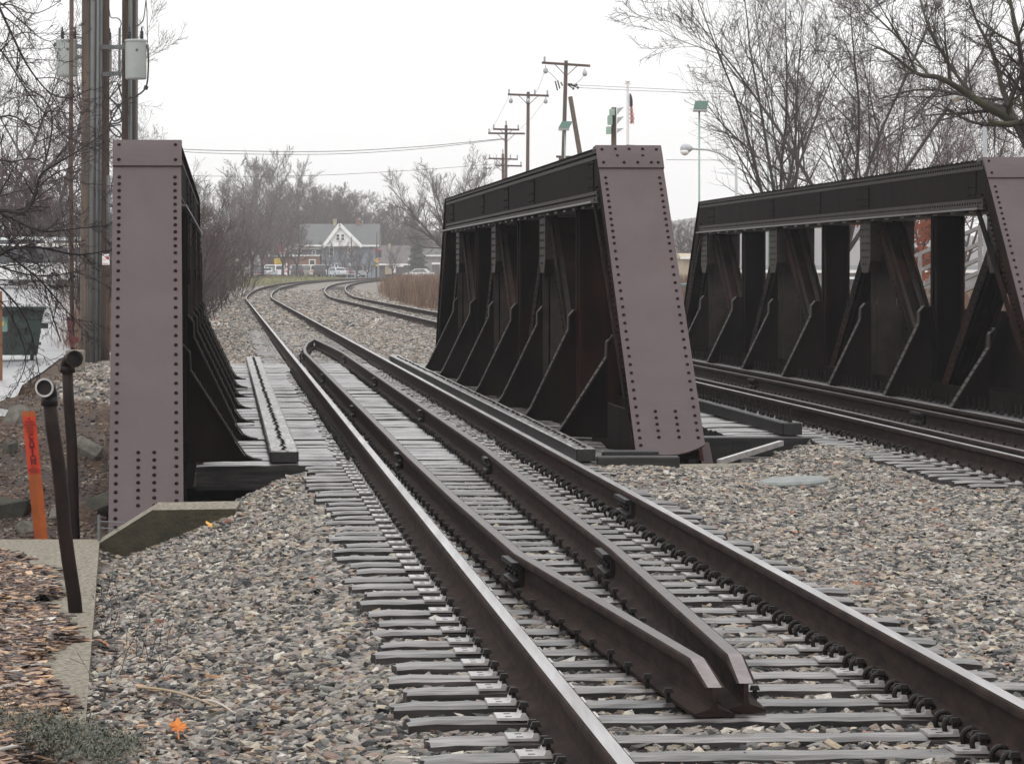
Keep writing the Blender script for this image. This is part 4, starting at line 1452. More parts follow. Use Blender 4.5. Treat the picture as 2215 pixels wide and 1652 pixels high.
for k, chx in enumerate('CAUTION'):
    cu = bpy.data.curves.new('lettering', 'FONT')
    cu.body = chx; cu.size = .062; cu.align_x = 'CENTER'; cu.align_y = 'CENTER'; cu.extrude = .0012; cu.offset = .0018
    cu.materials.append(MAT['marker_ink'])
    o = bpy.data.objects.new('lettering', cu); C.objects.link(o)
    o.parent = lab
    p = mpt(.5, .172 + k * .0285, .0)
    o.location = p + Vector((0, -.018, 0))
    o.rotation_euler = (math.radians(90), -.10, 0)
mb = MB()
for k, (v, w) in enumerate(((.045, .16), (.052, .28), (.064, .62), (.071, .66), (.078, .6), (.088, .84), (.094, .8), (.103, .55), (.112, .6), (.121, .55), (.130, .62), (.139, .58), (.148, .4), (.378, .4), (.386, .74), (.394, .8), (.402, .7), (.410, .5))):
    p0, p1 = mpt(.5 - w / 2, v, .0), mpt(.5 + w / 2, v, .0)
    n = max(2, int(w * 9))
    for q in range(n):
        a_, b_ = p0.lerp(p1, q / n), p0.lerp(p1, (q + .72) / n)
        mb.beam(a_ + Vector((0, -.017, 0)), b_ + Vector((0, -.017, 0)), .0015, .0055)
mb.build('small_print', [MAT['marker_ink']], lab)

# fallen leaves
def maple(loc, size, mat, rz, tilt, label):
    pts = [(0, -.55), (.12, -.30), (.42, -.38), (.36, -.14), (.72, .0), (.52, .12), (.60, .40), (.28, .30), (.16, .50), (0, .85), (-.16, .50), (-.30, .32), (-.60, .42), (-.50, .12), (-.74, -.02), (-.36, -.14), (-.42, -.40), (-.12, -.30)]
    mb = MB()
    n = len(pts)
    def z(x, y): return .12 * (x * x) - .10 * y * y + .05 * math.sin(6 * x)
    vs = [(0, 0, .0)] + [(x, y, z(x, y)) for x, y in pts]
    vs2 = [(x, y, zz - .02) for x, y, zz in vs]
    fs = [(0, 1 + i, 1 + (i + 1) % n) for i in range(n)]
    mb.add([(a * size, b * size, c_ * size) for a, b, c_ in vs], fs)
    mb.add([(a * size, b * size, c_ * size) for a, b, c_ in vs2], [tuple(reversed(f)) for f in fs])
    mb.tube([(0, -.4 * size, 0), (.05 * size, -1.0 * size, .05 * size)], .004, 4)
    o = mb.build('maple_leaf', [mat])
    o.location = loc; o.rotation_euler = (tilt, .15, rz)
    tag(o, label, 'fallen leaf', 'fallen leaves on the ground')
h1 = hit(385, 1608); maple(h1 + Vector((0, 0, .07)), .062, MAT['leaf_orange'], .3, .95, 'bright orange maple leaf standing up from the gravel at the bottom')
h1 = hit(453, 1150); maple(h1 + Vector((0, 0, .05)), .06, MAT['leaf_yellow'], .9, .7, 'yellow leaf on the gravel below the wing wall')
h1 = hit(232, 1412); maple(h1 + Vector((0, 0, .04)), .085, MAT['leaf_brown'], 1.4, .6, 'curled orange leaf against the kerb edge')
h1 = hit(668, 1585) ; 
h1 = hit(1720, 1160); maple(h1 + Vector((0, 0, .03)), .03, MAT['leaf_brown'], .4, .4, 'small rusty leaf on the ballast between the tracks')
h1 = hit(1880, 1050); maple(h1 + Vector((0, 0, .03)), .025, MAT['leaf_brown'], 2.4, .5, 'tiny rusty leaf on the ballast near the round cover')

# twigs and dead weeds by the kerb
mb = MB()
r = random.Random(5)
for k in range(34):
    yv = r.uniform(17.5, 24.5)
    x = float(XK(yv)) + abs(r.gauss(0.05, .22)) + .03
    z0 = gz(x, yv)
    L = r.uniform(.10, .26)
    pts = [Vector((x, yv, z0))]
    d = Vector((r.uniform(-.5, .6), r.uniform(-.3, .3), 1)).normalized()
    for q in range(4):
        d = (d + Vector((r.uniform(-.25, .25), r.uniform(-.2, .2), 0))).normalized()
        pts.append(pts[-1] + d * L / 4)
    mb.tube(pts, [.0024, .002, .0018, .0015, .001], 4, caps=False)
    for q in range(3):
        if r.random() < .6:
            b = pts[r.randrange(2, 5)]
            mb.tube([b, b + Vector((r.uniform(-.08, .08), 0, r.uniform(.02, .07)))], .0013, 3, caps=False)
tag(mb.build('dead_weeds', [MAT['bark_dark']]), 'thin leafless weed stalks growing along the kerb', 'weeds', kind='stuff')
def stick(a, b, rad, mat, label, bend=.02):
    pa, pb = hit(*a), hit(*b)
    pts = [pa.lerp(pb, k / 6) + Vector((0, 0, .03 + bend * math.sin(k / 6 * math.pi))) for k in range(7)]
    mb = MB(); mb.tube(pts, [rad * (1 - .08 * k) for k in range(7)], 6)
    tag(mb.build('stick', [mat]), label, 'stick', 'fallen sticks by the kerb')
stick((300, 1500), (470, 1545), .008, MAT['leaf_yellow'] if False else simple('pale_stick', (.34, .25, .15), None, 9, .7), 'long pale bent stick lying on the mulch edge')
stick((430, 1532), (505, 1560), .006, simple('peeled_stick', (.5, .45, .4), None, 9, .7), 'short peeled white stick beside the longer one')

# creeping evergreen groundcover in the corner
def cover():
    r = np.random.default_rng(4)
    n = 16000
    cx = r.normal(0, 1, (n,)); 
    # band from the left edge (x px 0..) to the bottom
    t = r.random(n)
    px = -60 + 400 * t + r.normal(0, 14, n)
    py = 1582 + 100 * t + r.normal(0, 22, n) * (1.15 - .4 * t)
    V = np.zeros((n, 4, 3), np.float32)
    ok = []
    for i in range(n):
        p = P(float(px[i]), float(py[i]), 14.0)
        # intersect with the ground level there
        k = (-.50 - CAMZ) / (p.z - CAMZ)
        X, Y = p.x * k, p.y * k
        hgt = max(0, r.normal(.028, .022)) * (1.0 - .4 * t[i])
        s = r.uniform(.006, .015)
        a, b = r.random() * 6.28, r.uniform(-.2, 1.2)
        ux = np.array([math.cos(a) * math.cos(b), math.sin(a) * math.cos(b), math.sin(b)])
        vx = np.array([-math.sin(a), math.cos(a), 0]) * .38
        c_ = np.array([X, Y, -.43 + hgt])
        V[i, 0] = c_ - vx * s; V[i, 1] = c_ + ux * s - vx * s * .3; V[i, 2] = c_ + ux * s * 1.6; V[i, 3] = c_ + vx * s
    F = np.arange(n * 4).reshape(n, 4)
    m, nt, b = new_mat('creeper_leaves')
    geo = nt.nodes.new('ShaderNodeNewGeometry')
    col = ramp(nt, geo.outputs['Random Per Island'], [(0, (.018, .026, .016)), (.4, (.045, .058, .034)), (.7, (.085, .092, .062)), (.9, (.13, .12, .09)), (1, (.16, .10, .06))])
    nt.links.new(col, b.inputs['Base Color']); b.inputs['Roughness'].default_value = .6
    o = np_mesh('groundcover', V.reshape(-1, 3), F, m)
    tag(o, 'low grey green creeping evergreen at the bottom left corner', 'ground cover', kind='stuff')
cover()

# rocks on the creek bank
def rock(c0, s, seed, mat, label, group='rocks on the creek bank', sq=.75):
    r = random.Random(seed)
    import bmesh
    bm = bmesh.new()
    pts = []
    for k in range(13):
        v = Vector((r.gauss(0, 1), r.gauss(0, 1), r.gauss(0, 1))).normalized()
        v = Vector((v.x, v.y * .8, v.z * sq)) * r.uniform(.82, 1.0)
        pts.append(bm.verts.new(v))
    bmesh.ops.convex_hull(bm, input=pts)
    bmesh.ops.bevel(bm, geom=bm.edges[:], offset=.02, segments=1, affect='EDGES')
    me = bpy.data.meshes.new('rock'); bm.to_mesh(me); bm.free()
    me.materials.append(mat)
    o = bpy.data.objects.new('rock', me); C.objects.link(o)
    o.location = c0; o.scale = (s, s, s); o.rotation_euler = (r.uniform(-.3, .3), r.uniform(-.3, .3), r.random() * 3)
    tag(o, label, 'rock', group)
for (x, y, s, m_, lab) in ((188, 985, .34, 'rock', 'large pale grey rock on the bank between the pipes and the left truss'),
                           (75, 1055, .22, 'rock', 'flat pale rock on the bank beside the orange marker'),
                           (40, 915, .30, 'rock', 'pale slab of rock at the left edge just behind the marker top'),
                           (205, 1085, .14, 'rock', 'small light rock below the large pale one, touching the left truss'),
                           (225, 1120, .42, 'rock_moss', 'dark mossy boulder at the foot of the left end plate'),
                           (18, 1110, .40, 'rock_moss', 'dark rounded boulder at the left edge below the pale slab'),
                           (130, 1120, .20, 'rock', 'grey rock low on the bank behind the leaning pipe'),
                           (135, 1035, .16, 'rock_moss', 'mossy rock on the bank between the two pipes'),
                           (20, 980, .22, 'rock_moss', 'dark rock half buried at the left edge under the pale slab'),
                           (60, 1150, .2, 'rock', 'grey rock just behind the concrete slab left of the marker foot')):
    q = hit(x, y, 33)
    rock(q + Vector((0, 0, s * .15)), s * q.y / 50, int(x + y), MAT[m_], lab)
# ------------------------------------------------------------------ poles, lines and signals
def px(n, Y): return n * Y / FPX      # size in metres of n measured pixels at distance Y
def up_pole(name, base, top, r0, r1, mat, label, cat, group=None, n=12):
    mb = MB()
    k = 8
    mb.tube([base + (top - base) * (i / k) for i in range(k + 1)], [r0 + (r1 - r0) * i / k for i in range(k + 1)], n)
    return tag(mb.build(name, [mat], smooth=True), label, cat, group)
YP = 82.0
GL = 'big utility poles behind the left truss'
# left pair of large poles (bases on the bank), with conduits
p0b, p0t = P(191, 806, YP), P(195, -40, YP)
pA = up_pole('utility_pole', p0b - Vector((0, 0, .3)), p0t + Vector((0, 0, 2)), .19, .165, MAT['pole_wood'], 'thick weathered utility pole with grey conduits, leftmost behind the left truss', 'utility pole', GL)
mb = MB()
for dx in (6, 17):
    q0, q1 = P(191 + dx, 800, YP - .24), P(195 + dx, -40, YP - .2)
    mb.tube([q0, q1], .05 if dx == 6 else .03, 8)
mb.build('conduit', [MAT['conduit']], pA, smooth=True)
pB = up_pole('utility_pole', P(222, 800, YP + .6) - Vector((0, 0, .3)), P(225, -40, YP + .6) + Vector((0, 0, 2)), .15, .13, MAT['pole_dark'], 'reddish brown utility pole right against the thicker grey one', 'utility pole', GL)
mb = MB(); mb.tube([P(214, 800, YP), P(218, -40, YP)], .04, 8); mb.tube([P(234, 560, YP), P(235, 380, YP)], .045, 8); mb.build('conduit', [MAT['conduit']], pB, smooth=True)
pC = up_pole('utility_pole', P(272, 790, YP + 1) - Vector((0, 0, .3)), P(275, -40, YP + 1) + Vector((0, 0, 2)), .115, .10, MAT['pole_dark'], 'brown utility pole with grey conduit rising behind the left end plate', 'utility pole', GL)
pC2 = up_pole('utility_pole', P(287, 790, YP + 1) - Vector((0, 0, .3)), P(290, -40, YP + 1) + Vector((0, 0, 2)), .07, .065, MAT['pole_dark'], 'thin orange brown pole pressed against the conduit pole', 'utility pole', GL)
mb = MB(); mb.tube([P(281, 700, YP + .8), P(282, -40, YP + .8)], .045, 8); mb.tube([P(294, 700, YP + 1), P(295, -40, YP + 1)], .04, 8); mb.build('conduit', [MAT['conduit']], pC, smooth=True)
# sign on the pole
s0 = P(229, 561, YP - .2)
mb = MB(); mb.box(-.08, .08, -.01, .01, -.12, .12)
sg = mb.build('pole_sign', [MAT['white']], None, loc=s0); tag(sg, 'small white notice with a red oval on the brown pole', 'sign')
mb = MB(); mb.lathe([(.0, 0), (.035, .002), (.0, .004)], (.04, -.012, .03), 12, axis='y'); mb.box(-.07, -.0, -.013, -.011, .02, .03); mb.box(-.07, 0, -.013, -.011, -.02, -.01); mb.box(-.07, .06, -.013, -.011, -.1, -.085)
mb.build('sign_print', [MAT['red']], sg)
# transformer cans
def can(x0, x1, y0, y1, Y, label, bush):
    c0 = P((x0 + x1) / 2, y1, Y)
    w = px(x1 - x0, Y); h = px(y1 - y0, Y)
    mb = MB()
    mb.lathe([(w * .47, 0), (w * .5, .03), (w * .5, h * .93), (w * .53, h * .935), (w * .53, h * .965), (w * .48, h * .985), (w * .1, h), (0, h)], (0, 0, 0), 20)
    o = mb.build('transformer', [MAT['can']], None, smooth=False, loc=c0)
    tag(o, label, 'transformer', 'grey transformer cans on the big poles')
    mb = MB()
    for b in bush:
        mb.lathe([(.03, 0), (.05, .03), (.028, .05), (.05, .08), (.028, .10), (.05, .13), (.028, .15), (.045, .18), (.02, .22), (.014, .3)], (b * w, 0, h * .96), 8)
    mb.build('bushing', [MAT['wire']], o)
    mb = MB(); mb.box(-w * .62, -w * .5, -.04, .04, h * .8, h * .9); mb.box(w * .5, w * .6, -.04, .04, h * .76, h * .86); mb.dome((w * .1, -w * .49, h * .72), (0, -1, 0), .03, .03)
    mb.build('bracket', [MAT['conduit']], o)
    return o
can(122, 167, 85, 166, YP, 'grey transformer can hanging left of the thickest pole', (-.2, .4))
can(271, 317, 85, 172, YP - .6, 'pale grey transformer can in front of the conduit pole', (-.3, .28))
can(233, 242, 88, 167, YP + .9, 'grey transformer can half hidden between the big poles', (0,))
mb = MB()
mb.beam(P(160, 101, YP), P(282, 103, YP), .09, .09)
mb.beam(P(222, 161, YP), P(262, 159, YP), .09, .09)
mb.beam(P(259, 62, YP), P(258, 165, YP), .05, .05)
mb.beam(P(165, 122, YP), P(180, 126, YP), .07, .07)
tag(mb.build('crossbeam', [MAT['conduit']]), 'grey metal beams joining the big poles and carrying the transformer cans', 'crossbeam')
def wirecurve(pts, rad, mat, label, name='cable', group='loose cables around the big poles'):
    P3 = [P(x, y, Y) for x, y, Y in pts]
    n = 8
    out = []
    for i in range(len(P3) - 1):
        a = P3[max(i - 1, 0)]; b = P3[i]; c_ = P3[i + 1]; d = P3[min(i + 2, len(P3) - 1)]
        for k in range(n):
            t = k / n
            out.append(.5 * ((2 * b) + (c_ - a) * t + (2 * a - 5 * b + 4 * c_ - d) * t * t + (3 * b - a - 3 * c_ + d) * t ** 3))
    out.append(P3[-1])
    mb = MB(); mb.tube(out, rad, 5, caps=False)
    return tag(mb.build(name, [mat], smooth=True), label, 'cable', group)
W = MAT['wire']
wirecurve([(320, 100, 81.4), (321, 140, 81.4), (317, 185, 81.3), (300, 205, 81.3), (265, 222, 81.5), (240, 262, 81.6), (236, 285, 81.6)], .02, W, 'black cable drooping from the right transformer can to the pole')
wirecurve([(317, 186, 81.2), (314, 194, 81.2)], .05, W, 'black sleeve on the cable under the right transformer can')
wirecurve([(255, 180, 81.5), (262, 205, 81.5), (268, 225, 81.5), (262, 262, 81.5), (240, 268, 81.5)], .02, W, 'cable looping down between the two groups of poles')
wirecurve([(235, 210, 81.6), (258, 235, 81.6), (262, 255, 81.6), (246, 262, 81.6), (240, 245, 81.6), (258, 225, 81.6)], .018, W, 'coiled cable loop at the brown pole, upper coil')
wirecurve([(236, 268, 81.6), (258, 285, 81.6), (260, 297, 81.6), (246, 290, 81.6), (238, 275, 81.6), (262, 270, 81.6)], .018, W, 'coiled cable loop at the brown pole, lower coil')
wirecurve([(236, 20, 81.6), (240, 38, 81.6), (254, 40, 81.6), (262, 50, 81.6), (258, 66, 81.6)], .012, W, 'thin jumper wire between pole tops')
wirecurve([(318, -20, 81.6), (311, 38, 81.6), (303, 52, 81.6), (292, 58, 81.6)], .012, W, 'thin jumper wire at the top of the conduit pole')
wirecurve([(314, -20, 81.6), (318, 30, 81.6), (319, 95, 81.6)], .01, W, 'thin drop wire right of the right transformer can')
# thin rusty mast with a red valve at its foot
mb = MB(); mb.tube([P(157, 770, 76), P(153, 380, 76), P(155, -30, 76)], .045, 8)
ms = tag(mb.build('thin_mast', [MAT['pole_dark']], smooth=True), 'thin rust brown mast standing left of the big poles', 'mast')
mb = MB(); mb.beam(P(150, 735, 75.8), P(171, 735, 75.8), .12, .12); mb.beam(P(148, 685, 75.8), P(157, 752, 75.8), .1, .07); mb.lathe([(.05, -.01), (.05, .01)], P(153, 700, 75.7), 10, axis='y')
mb.build('red_bracket', [MAT['dark_red']], ms)
bs = P(163, 748, 75.4)
mb = MB(); mb.bbox(bs.x - .18, bs.x + .18, bs.y - .2, bs.y + .2, bs.z - .5, bs.z - .08, .03)
tag(mb.build('concrete_block', [MAT['concrete']]), 'pale concrete block at the foot of the thin mast', 'concrete block')

# dumpster
def dumpster():
    c0 = P(22, 786, 85.5)
    z0 = gz(c0.x, c0.y) + .05
    root = empty('dumpster', (c0.x, c0.y, z0), .12, 'dark green waste dumpster with a yellow sticker on the wet car park', 'dumpster')
    mb = MB()
    w, h = 1.55, 1.18
    prof = [(-w / 2 + .12, .12), (w / 2 - .15, .12), (w / 2 - .02, h * .9), (w / 2 + .03, h), (-w / 2 - .03, h), (-w / 2, h * .9)]
    mb.prism(prof, 'y', -.55, .75)
    for z in (.35, .62): mb.box(-w / 2 - .01, w / 2 - .06, -.58, -.55, z, z + .07)
    for x in (-.5, 0, .5): mb.box(x - .04, x + .04, -.59, -.55, .14, h * .9)
    mb.box(w / 2 - .08, w / 2 + .1, -.5, .6, h * .62, h * .72)
    mb.build('bin_body', [MAT['dumpster']], root)
    mb = MB(); mb.box(-w / 2 - .06, w / 2 + .06, -.62, .8, h, h + .05); mb.box(-w / 2, w / 2, -.66, -.6, h - .04, h + .03)
    mb.build('lid', [MAT['dumpster']], root)
    mb = MB(); mb.box(-.62, -.05, -.585, -.575, .66, 1.0)
    mb.build('poster', [MAT['mint']], root)
    mb = MB(); mb.box(-.42, -.14, -.6, -.592, .80, .89)
    mb.build('sticker', [MAT['yellow']], root)
    mb = MB()
    for x in (-.5, .5):
        mb.lathe([(.08, -.04), (.09, 0), (.08, .04)], (x, -.4, .09), 12, axis='x')
        mb.lathe([(.08, -.04), (.09, 0), (.08, .04)], (x, .5, .09), 12, axis='x')
    mb.build('castors', [MAT['tyre']], root)
dumpster()
q = P(1, 760, 74)
mb = MB(); mb.tube([(q.x - .02, q.y, gz(q.x, q.y) - .2), (q.x - .02, q.y, q.z + 1.2)], .06, 8)
tag(mb.build('bollard', [simple('rust_bollard', (.22, .09, .03), None, 5, .7)]), 'rusty brown post at the left picture edge before the dumpster', 'bollard')
# white kerb line at the back of the car park
lw = MB()
for k in range(14):
    y = 128 + k
    lw.beam((-26 + k * .0, 128, gz(-26, 128) + .05), (-15.5, 128.5, gz(-15.5, 128.5) + .05), .02, .02)
    break

def power_pole(top, lean_px, Y, arm, label, arms=1, extra=None, ins=(), bells=()):
    """top: pixel of the pole top; arm (x0,y0,x1,y1)"""
    t = P(top[0], top[1], Y)
    b = P(top[0] + lean_px, 600, Y)
    b = Vector((b.x, b.y, gz(b.x, b.y) - .3))
    root = empty('utility_pole', (b.x, b.y, b.z), 0, label, 'utility pole', 'line of wooden power poles beyond the middle truss')
    inv = Vector((b.x, b.y, b.z))
    mb = MB(); mb.tube([Vector((0, 0, 0)), (t - inv) * .5, t - inv], [.15, .125, .105], 10)
    mb.build('pole', [MAT['pole_dark']], root, smooth=True)
    for (x0, y0, x1, y1) in arm:
        mb = MB()
        a0, a1 = P(x0, y0, Y - .16) - inv, P(x1, y1, Y - .16) - inv
        mb.beam(a0, a1, .10, .13)
        m_ = (a0 + a1) / 2
        pm = Vector(((t - inv).x, 0, m_.z))
        L = (a1 - a0).length
        if L > 1.6:
            for s in (-1, 1):
                q = pm + (a1 - a0) * (.24 * s) + Vector((0, -.1, -.02))
                mb.beam(q, pm + Vector((0, -.1, -L * .24)), .03, .04)
        mb.build('crossarm', [MAT['pole_dark']], root)
    if ins:
        mb = MB()
        for (x, y) in ins:
            q = P(x, y, Y - .16) - inv
            mb.lathe([(.02, 0), (.05, .03), (.06, .10), (.045, .16), (.065, .2), (.05, .30), (.02, .34)], q, 8)
        mb.build('insulators', [MAT['lamp_grey']], root, smooth=True)
    if bells:
        mb = MB()
        for (x, y) in bells:
            q = P(x, y, Y - .16) - inv
            mb.lathe([(.02, 0), (.02, -.14), (.09, -.18), (.13, -.28), (.12, -.40), (.05, -.46), (0, -.46)], q, 10)
        mb.build('bell_insulators', [MAT['lamp_grey']], root, smooth=True)
    return root
power_pole((1224.5, 131.6), -15, 200, [(1172, 136, 1276.7, 143)], 'tallest wooden power pole with one long crossarm and a slanting prop pole', ins=((1178, 135),), bells=((1180, 141), (1265, 147)))
power_pole((1142.7, 199), -4, 236, [(1098.4, 204.7, 1187.3, 207.6)], 'slender wooden power pole with three upright insulators on one crossarm', ins=((1101, 204), (1157, 205), (1184, 206)), bells=((1105, 208), (1180, 209), (1142, 208)))
power_pole((1094.8, 271), -2, 265, [(1056, 288.6, 1135.5, 289.3), (1066.7, 279.6, 1123, 281)], 'power pole with two stacked crossarms where the long wires end', ins=((1058, 288), (1094.8, 271), (1068, 279), (1121, 280)))
power_pole((1087.6, 332.5), 2, 300, [(1056.5, 343, 1120, 345), (1071, 358, 1129, 359.5)], 'smaller power pole half hidden behind the one with stacked crossarms', ins=((1059, 343), (1119, 344), (1087.6, 332), (1073, 358), (1127, 359), (1104, 343)))
mb = MB(); mb.beam(P(1203, 339, 205), P(1243, 340, 205), .1, .12); mb.tube([P(1206, 600, 205), P(1213, 337, 205)], .11, 8)
tag(mb.build('utility_pole', [MAT['pole_dark']]), 'low power pole whose short crossarm peeks over the middle truss', 'utility pole', 'line of wooden power poles beyond the middle truss')
mb = MB(); mb.tube([P(1300, 600, 197), P(1233.5, 210, 199)], [.16, .12], 10)
tag(mb.build('prop_pole', [MAT['pole_wood']]), 'slanting pale prop pole leaning against the tallest power pole', 'prop pole')
mb = MB()
for k, (x, y) in enumerate(((1236, 183), (1243, 186), (1250, 190), (1240, 192), (1247, 184))):
    mb.tube([P(1228, 181 + k, 199.5), P(x, y, 199.5)], .03, 5); mb.lathe([(.05, -.06), (.07, 0), (.05, .06)], P(x, y, 199.5), 8, axis='x')
for (x0, y0, x1, y1) in ((1201, 176, 1206, 196), (1206, 174, 1211, 192), (1213, 178, 1217, 186)):
    mb.beam(P(x0, y0, 199.5), P(x1, y1, 199.5), .05, .07)
tag(mb.build('cutout_switch', [MAT['wire']]), 'cluster of dark insulators and fuses on the tallest power pole', 'line hardware')
GW = 'overhead wires across the sky'
def wire(pts, rad, label):
    return wirecurve(pts, rad, MAT['wire'] if rad > .013 else MAT['conduit'], label, 'overhead_wire', GW)
wire([(300, 316, 240), (440, 325, 245), (700, 328, 252), (900, 318, 258), (1060, 303, 264), (1092, 300, 265)], .022, 'upper of the two long wires running left from the stacked crossarm pole')
wire([(300, 318, 240), (440, 331, 245), (700, 334, 252), (900, 323, 258), (1060, 305, 264), (1092, 302, 265)], .018, 'second long wire just below the upper one, left of the power poles')
wire([(330, 380, 250), (640, 381, 260), (900, 368, 280), (1085, 354, 300)], .016, 'lowest long wire ending at the smaller power pole')
wire([(1240, 184, 200), (1370, 190, 190), (1500, 196, 180), (1700, 203, 165)], .012, 'upper pale wire between the tallest pole and the bare trees')
wire([(1252, 190, 200), (1370, 196, 190), (1500, 201, 180), (1700, 209, 165)], .012, 'lower pale wire between the tallest pole and the bare trees')
wire([(1441, 346, 150), (1600, 347, 150)], .010, 'faint wire beside the cobra head lamp')
wire([(1180, 150, 200), (1165, 190, 215), (1156, 204, 236)], .009, 'thin wire from the tallest pole down to the slender pole')
wire([(1101, 208, 236), (1075, 260, 255), (1060, 286, 265)], .009, 'thin wire from the slender pole down to the stacked crossarm pole, left one')
wire([(1184, 210, 236), (1150, 255, 255), (1123, 281, 265)], .009, 'thin wire from the slender pole down to the stacked crossarm pole, right one')
wire([(1263, 150, 200), (1262, 165, 200), (1250, 178, 200), (1240, 182, 200)], .012, 'short looping wire below the right end of the tallest crossarm')
wire([(1182, 152, 200), (1197, 165, 200), (1206, 176, 200)], .012, 'short looping wire below the left end of the tallest crossarm')

# signal with three hooded lamps on a wooden post
def signal():
    Y = 120
    b = P(1326, 600, Y)
    root = empty('traffic_signal', (b.x, b.y, gz(b.x, b.y)), 0, 'mint green signal with three dark hoods on a pale wooden post', 'signal')
    o0 = Vector(root.location)
    mb = MB(); mb.tube([Vector((0, 0, -.2)), P(1328, 232.5, Y) - o0], [.11, .085], 10)
    mb.build('post', [MAT['pole_wood']], root, smooth=True)
    for k, (x0, x1, y0, y1) in enumerate(((1318, 1330, 236, 250), (1314, 1325, 250, 270), (1311, 1322, 274, 290))):
        a_, b_ = P(x0, y1, Y - .2) - o0, P(x1, y0, Y - .2) - o0
        mb = MB(); mb.bbox(a_.x, b_.x, -.32, -.02, a_.z, b_.z, .02)
        s = mb.build('signal_head', [MAT['mint_light']], root)
        mb = MB()
        z = (a_.z + b_.z) / 2
        yy = (244, 264, 283)[k]
        t_ = P(1349, yy - 11 if k < 2 else yy - 5, Y) - o0
        m_ = P(1335, yy - 9 if k < 2 else yy - 4, Y) - o0
        l_ = P(1334, yy + 6, Y) - o0
        mb.prism([(m_.x, m_.z), (t_.x, t_.z), (l_.x, l_.z)], 'y', -.3, -.1)
        mb.build('hood', [MAT['lamp_grey']], s)
signal()
# flagpole and flag
def flagpole():
    Y = 210
    b = P(1358, 600, Y)
    root = empty('flagpole', (b.x, b.y, gz(b.x, b.y)), 0, 'white flagpole with a ball on top and a drooping striped flag', 'flagpole')
    o0 = Vector(root.location)
    t = P(1357.6, 180, Y) - o0
    mb = MB(); mb.tube([Vector((0, 0, 0)), t], [.12, .07], 12); mb.lathe([(0, -.05), (.10, 0), (.14, .10), (.10, .2), (0, .25)], t, 12); mb.beam(t + Vector((-.2, 0, -.05)), t + Vector((.2, 0, -.05)), .06, .06)
    mb.build('mast', [MAT['white']], root, smooth=False)
    mb = MB()
    n = 14
    cols = []
    for i in range(n + 1):
        u = i / n
        y = 203 + 65 * u
        x0 = 1361.5
        wd = (3 + 5.5 * math.sin(u * 2.2) + 1.2 * math.sin(u * 9))
        row = []
        for j in range(6):
            q = P(x0 + wd * j / 5 + (1.2 * u), y, Y) - o0
            row.append(Vector((q.x, .12 * math.sin(j * 2.2 + u * 3), q.z)))
        cols.append(row)
    for i in range(n):
        for j in range(5):
            u = i / n
            mi = 2 if (u < .42) else (0 if (j + i) % 2 else 1)
            if u < .42 and j > 3: mi = 0
            mb.add([cols[i][j], cols[i][j + 1], cols[i + 1][j + 1], cols[i + 1][j]], [(0, 1, 2, 3)], mi)
    fl = mb.build('flag', [MAT['red'], MAT['white'], simple('navy_cloth', (.03, .05, .11), None, 5, .8)], root)
    md = fl.modifiers.new('cloth', 'SOLIDIFY'); md.thickness = .01
flagpole()
def floodlight(x0, x1, y0, y1, polex, Y, label, skew=4, ybase=600, pole=True):
    b = P(polex, ybase, Y)
    root = empty('floodlight', (b.x, b.y, gz(b.x, b.y)), 0, label, 'floodlight', 'green box floodlights on thin poles')
    o0 = Vector(root.location)
    if pole:
        mb = MB(); mb.tube([Vector((0, 0, 0)), P(polex, y1, Y) - o0], [.035, .03], 8)
        mb.build('post', [MAT['mint_light']], root, smooth=True)
    mb = MB()
    ym = y0 + (y1 - y0) * .72
    f = [(x0 + skew, y0), (x1, y0 + 1), (x1 - skew, ym + 1), (x0, ym)]
    g = [(x0, y1 - 2), (x1 - skew, y1)]
    vs = [P(x, y, Y - .3) - o0 for x, y in f] + [P(x, y, Y + .5) - o0 for x, y in f]
    mb.add(vs, [(3, 2, 1, 0), (4, 5, 6, 7), (0, 1, 5, 4), (1, 2, 6, 5), (2, 3, 7, 6), (3, 0, 4, 7)])
    mb.build('lamp_box', [MAT['mint']], root)
    a_, b_ = P(x0, ym, Y) - o0, P(x1 - skew, y1, Y) - o0
    mb = MB(); mb.box(a_.x, b_.x, -.28, .48, b_.z, a_.z - .01)
    mb.build('lamp_lens', [MAT['lamp_grey']], root)
floodlight(1500, 1533, 218, 241, 1512.6, 120, 'green box floodlight on a thin pale pole left of the bare trees')
floodlight(1208, 1239, 262, 282, 1222, 170, 'green box floodlight seen between the tallest pole and its prop', 8)
floodlight(1353, 1375, 313, 322, 1364, 150, 'green floodlight top just peeking over the middle end plate', 2)
def cobra(Y, lamp, arm, base, label, mat='lamp_grey'):
    b = P(base[0], base[1], Y)
    root = empty('street_lamp', (b.x, b.y, gz(b.x, b.y)), 0, label, 'street lamp', 'cobra head street lamps')
    o0 = Vector(root.location)
    A = [P(x, y, Y) - o0 for x, y in arm]
    mb = MB(); mb.tube([Vector((0, 0, 0)), A[-1]], [.05, .04], 10)
    mb.build('post', [MAT[mat]], root, smooth=True)
    mb = MB(); mb.tube(A, .03, 8)
    mb.build('lamp_arm', [MAT[mat]], root, smooth=True)
    l0, l1 = P(*lamp[0], Y) - o0, P(*lamp[1], Y) - o0
    L = (l1 - l0).length
    d = (l1 - l0).normalized()
    mb = MB()
    prof = [(0, .02), (.12, .11), (.4, .15), (.75, .12), (1, .05)]
    mb.tube([l0 + d * L * a_ for a_, _ in prof], [r_ * 1.0 for _, r_ in prof], 10)
    mb.build('lamp_head', [MAT[mat]], root, smooth=True)
    q = l0 + d * L * .38
    mb = MB(); mb.lathe([(.15, .0), (.13, -.08), (.07, -.14), (0, -.16)], q + Vector((0, 0, -.05)), 10)
    mb.build('lamp_lens', [MAT['white']], root, smooth=True)
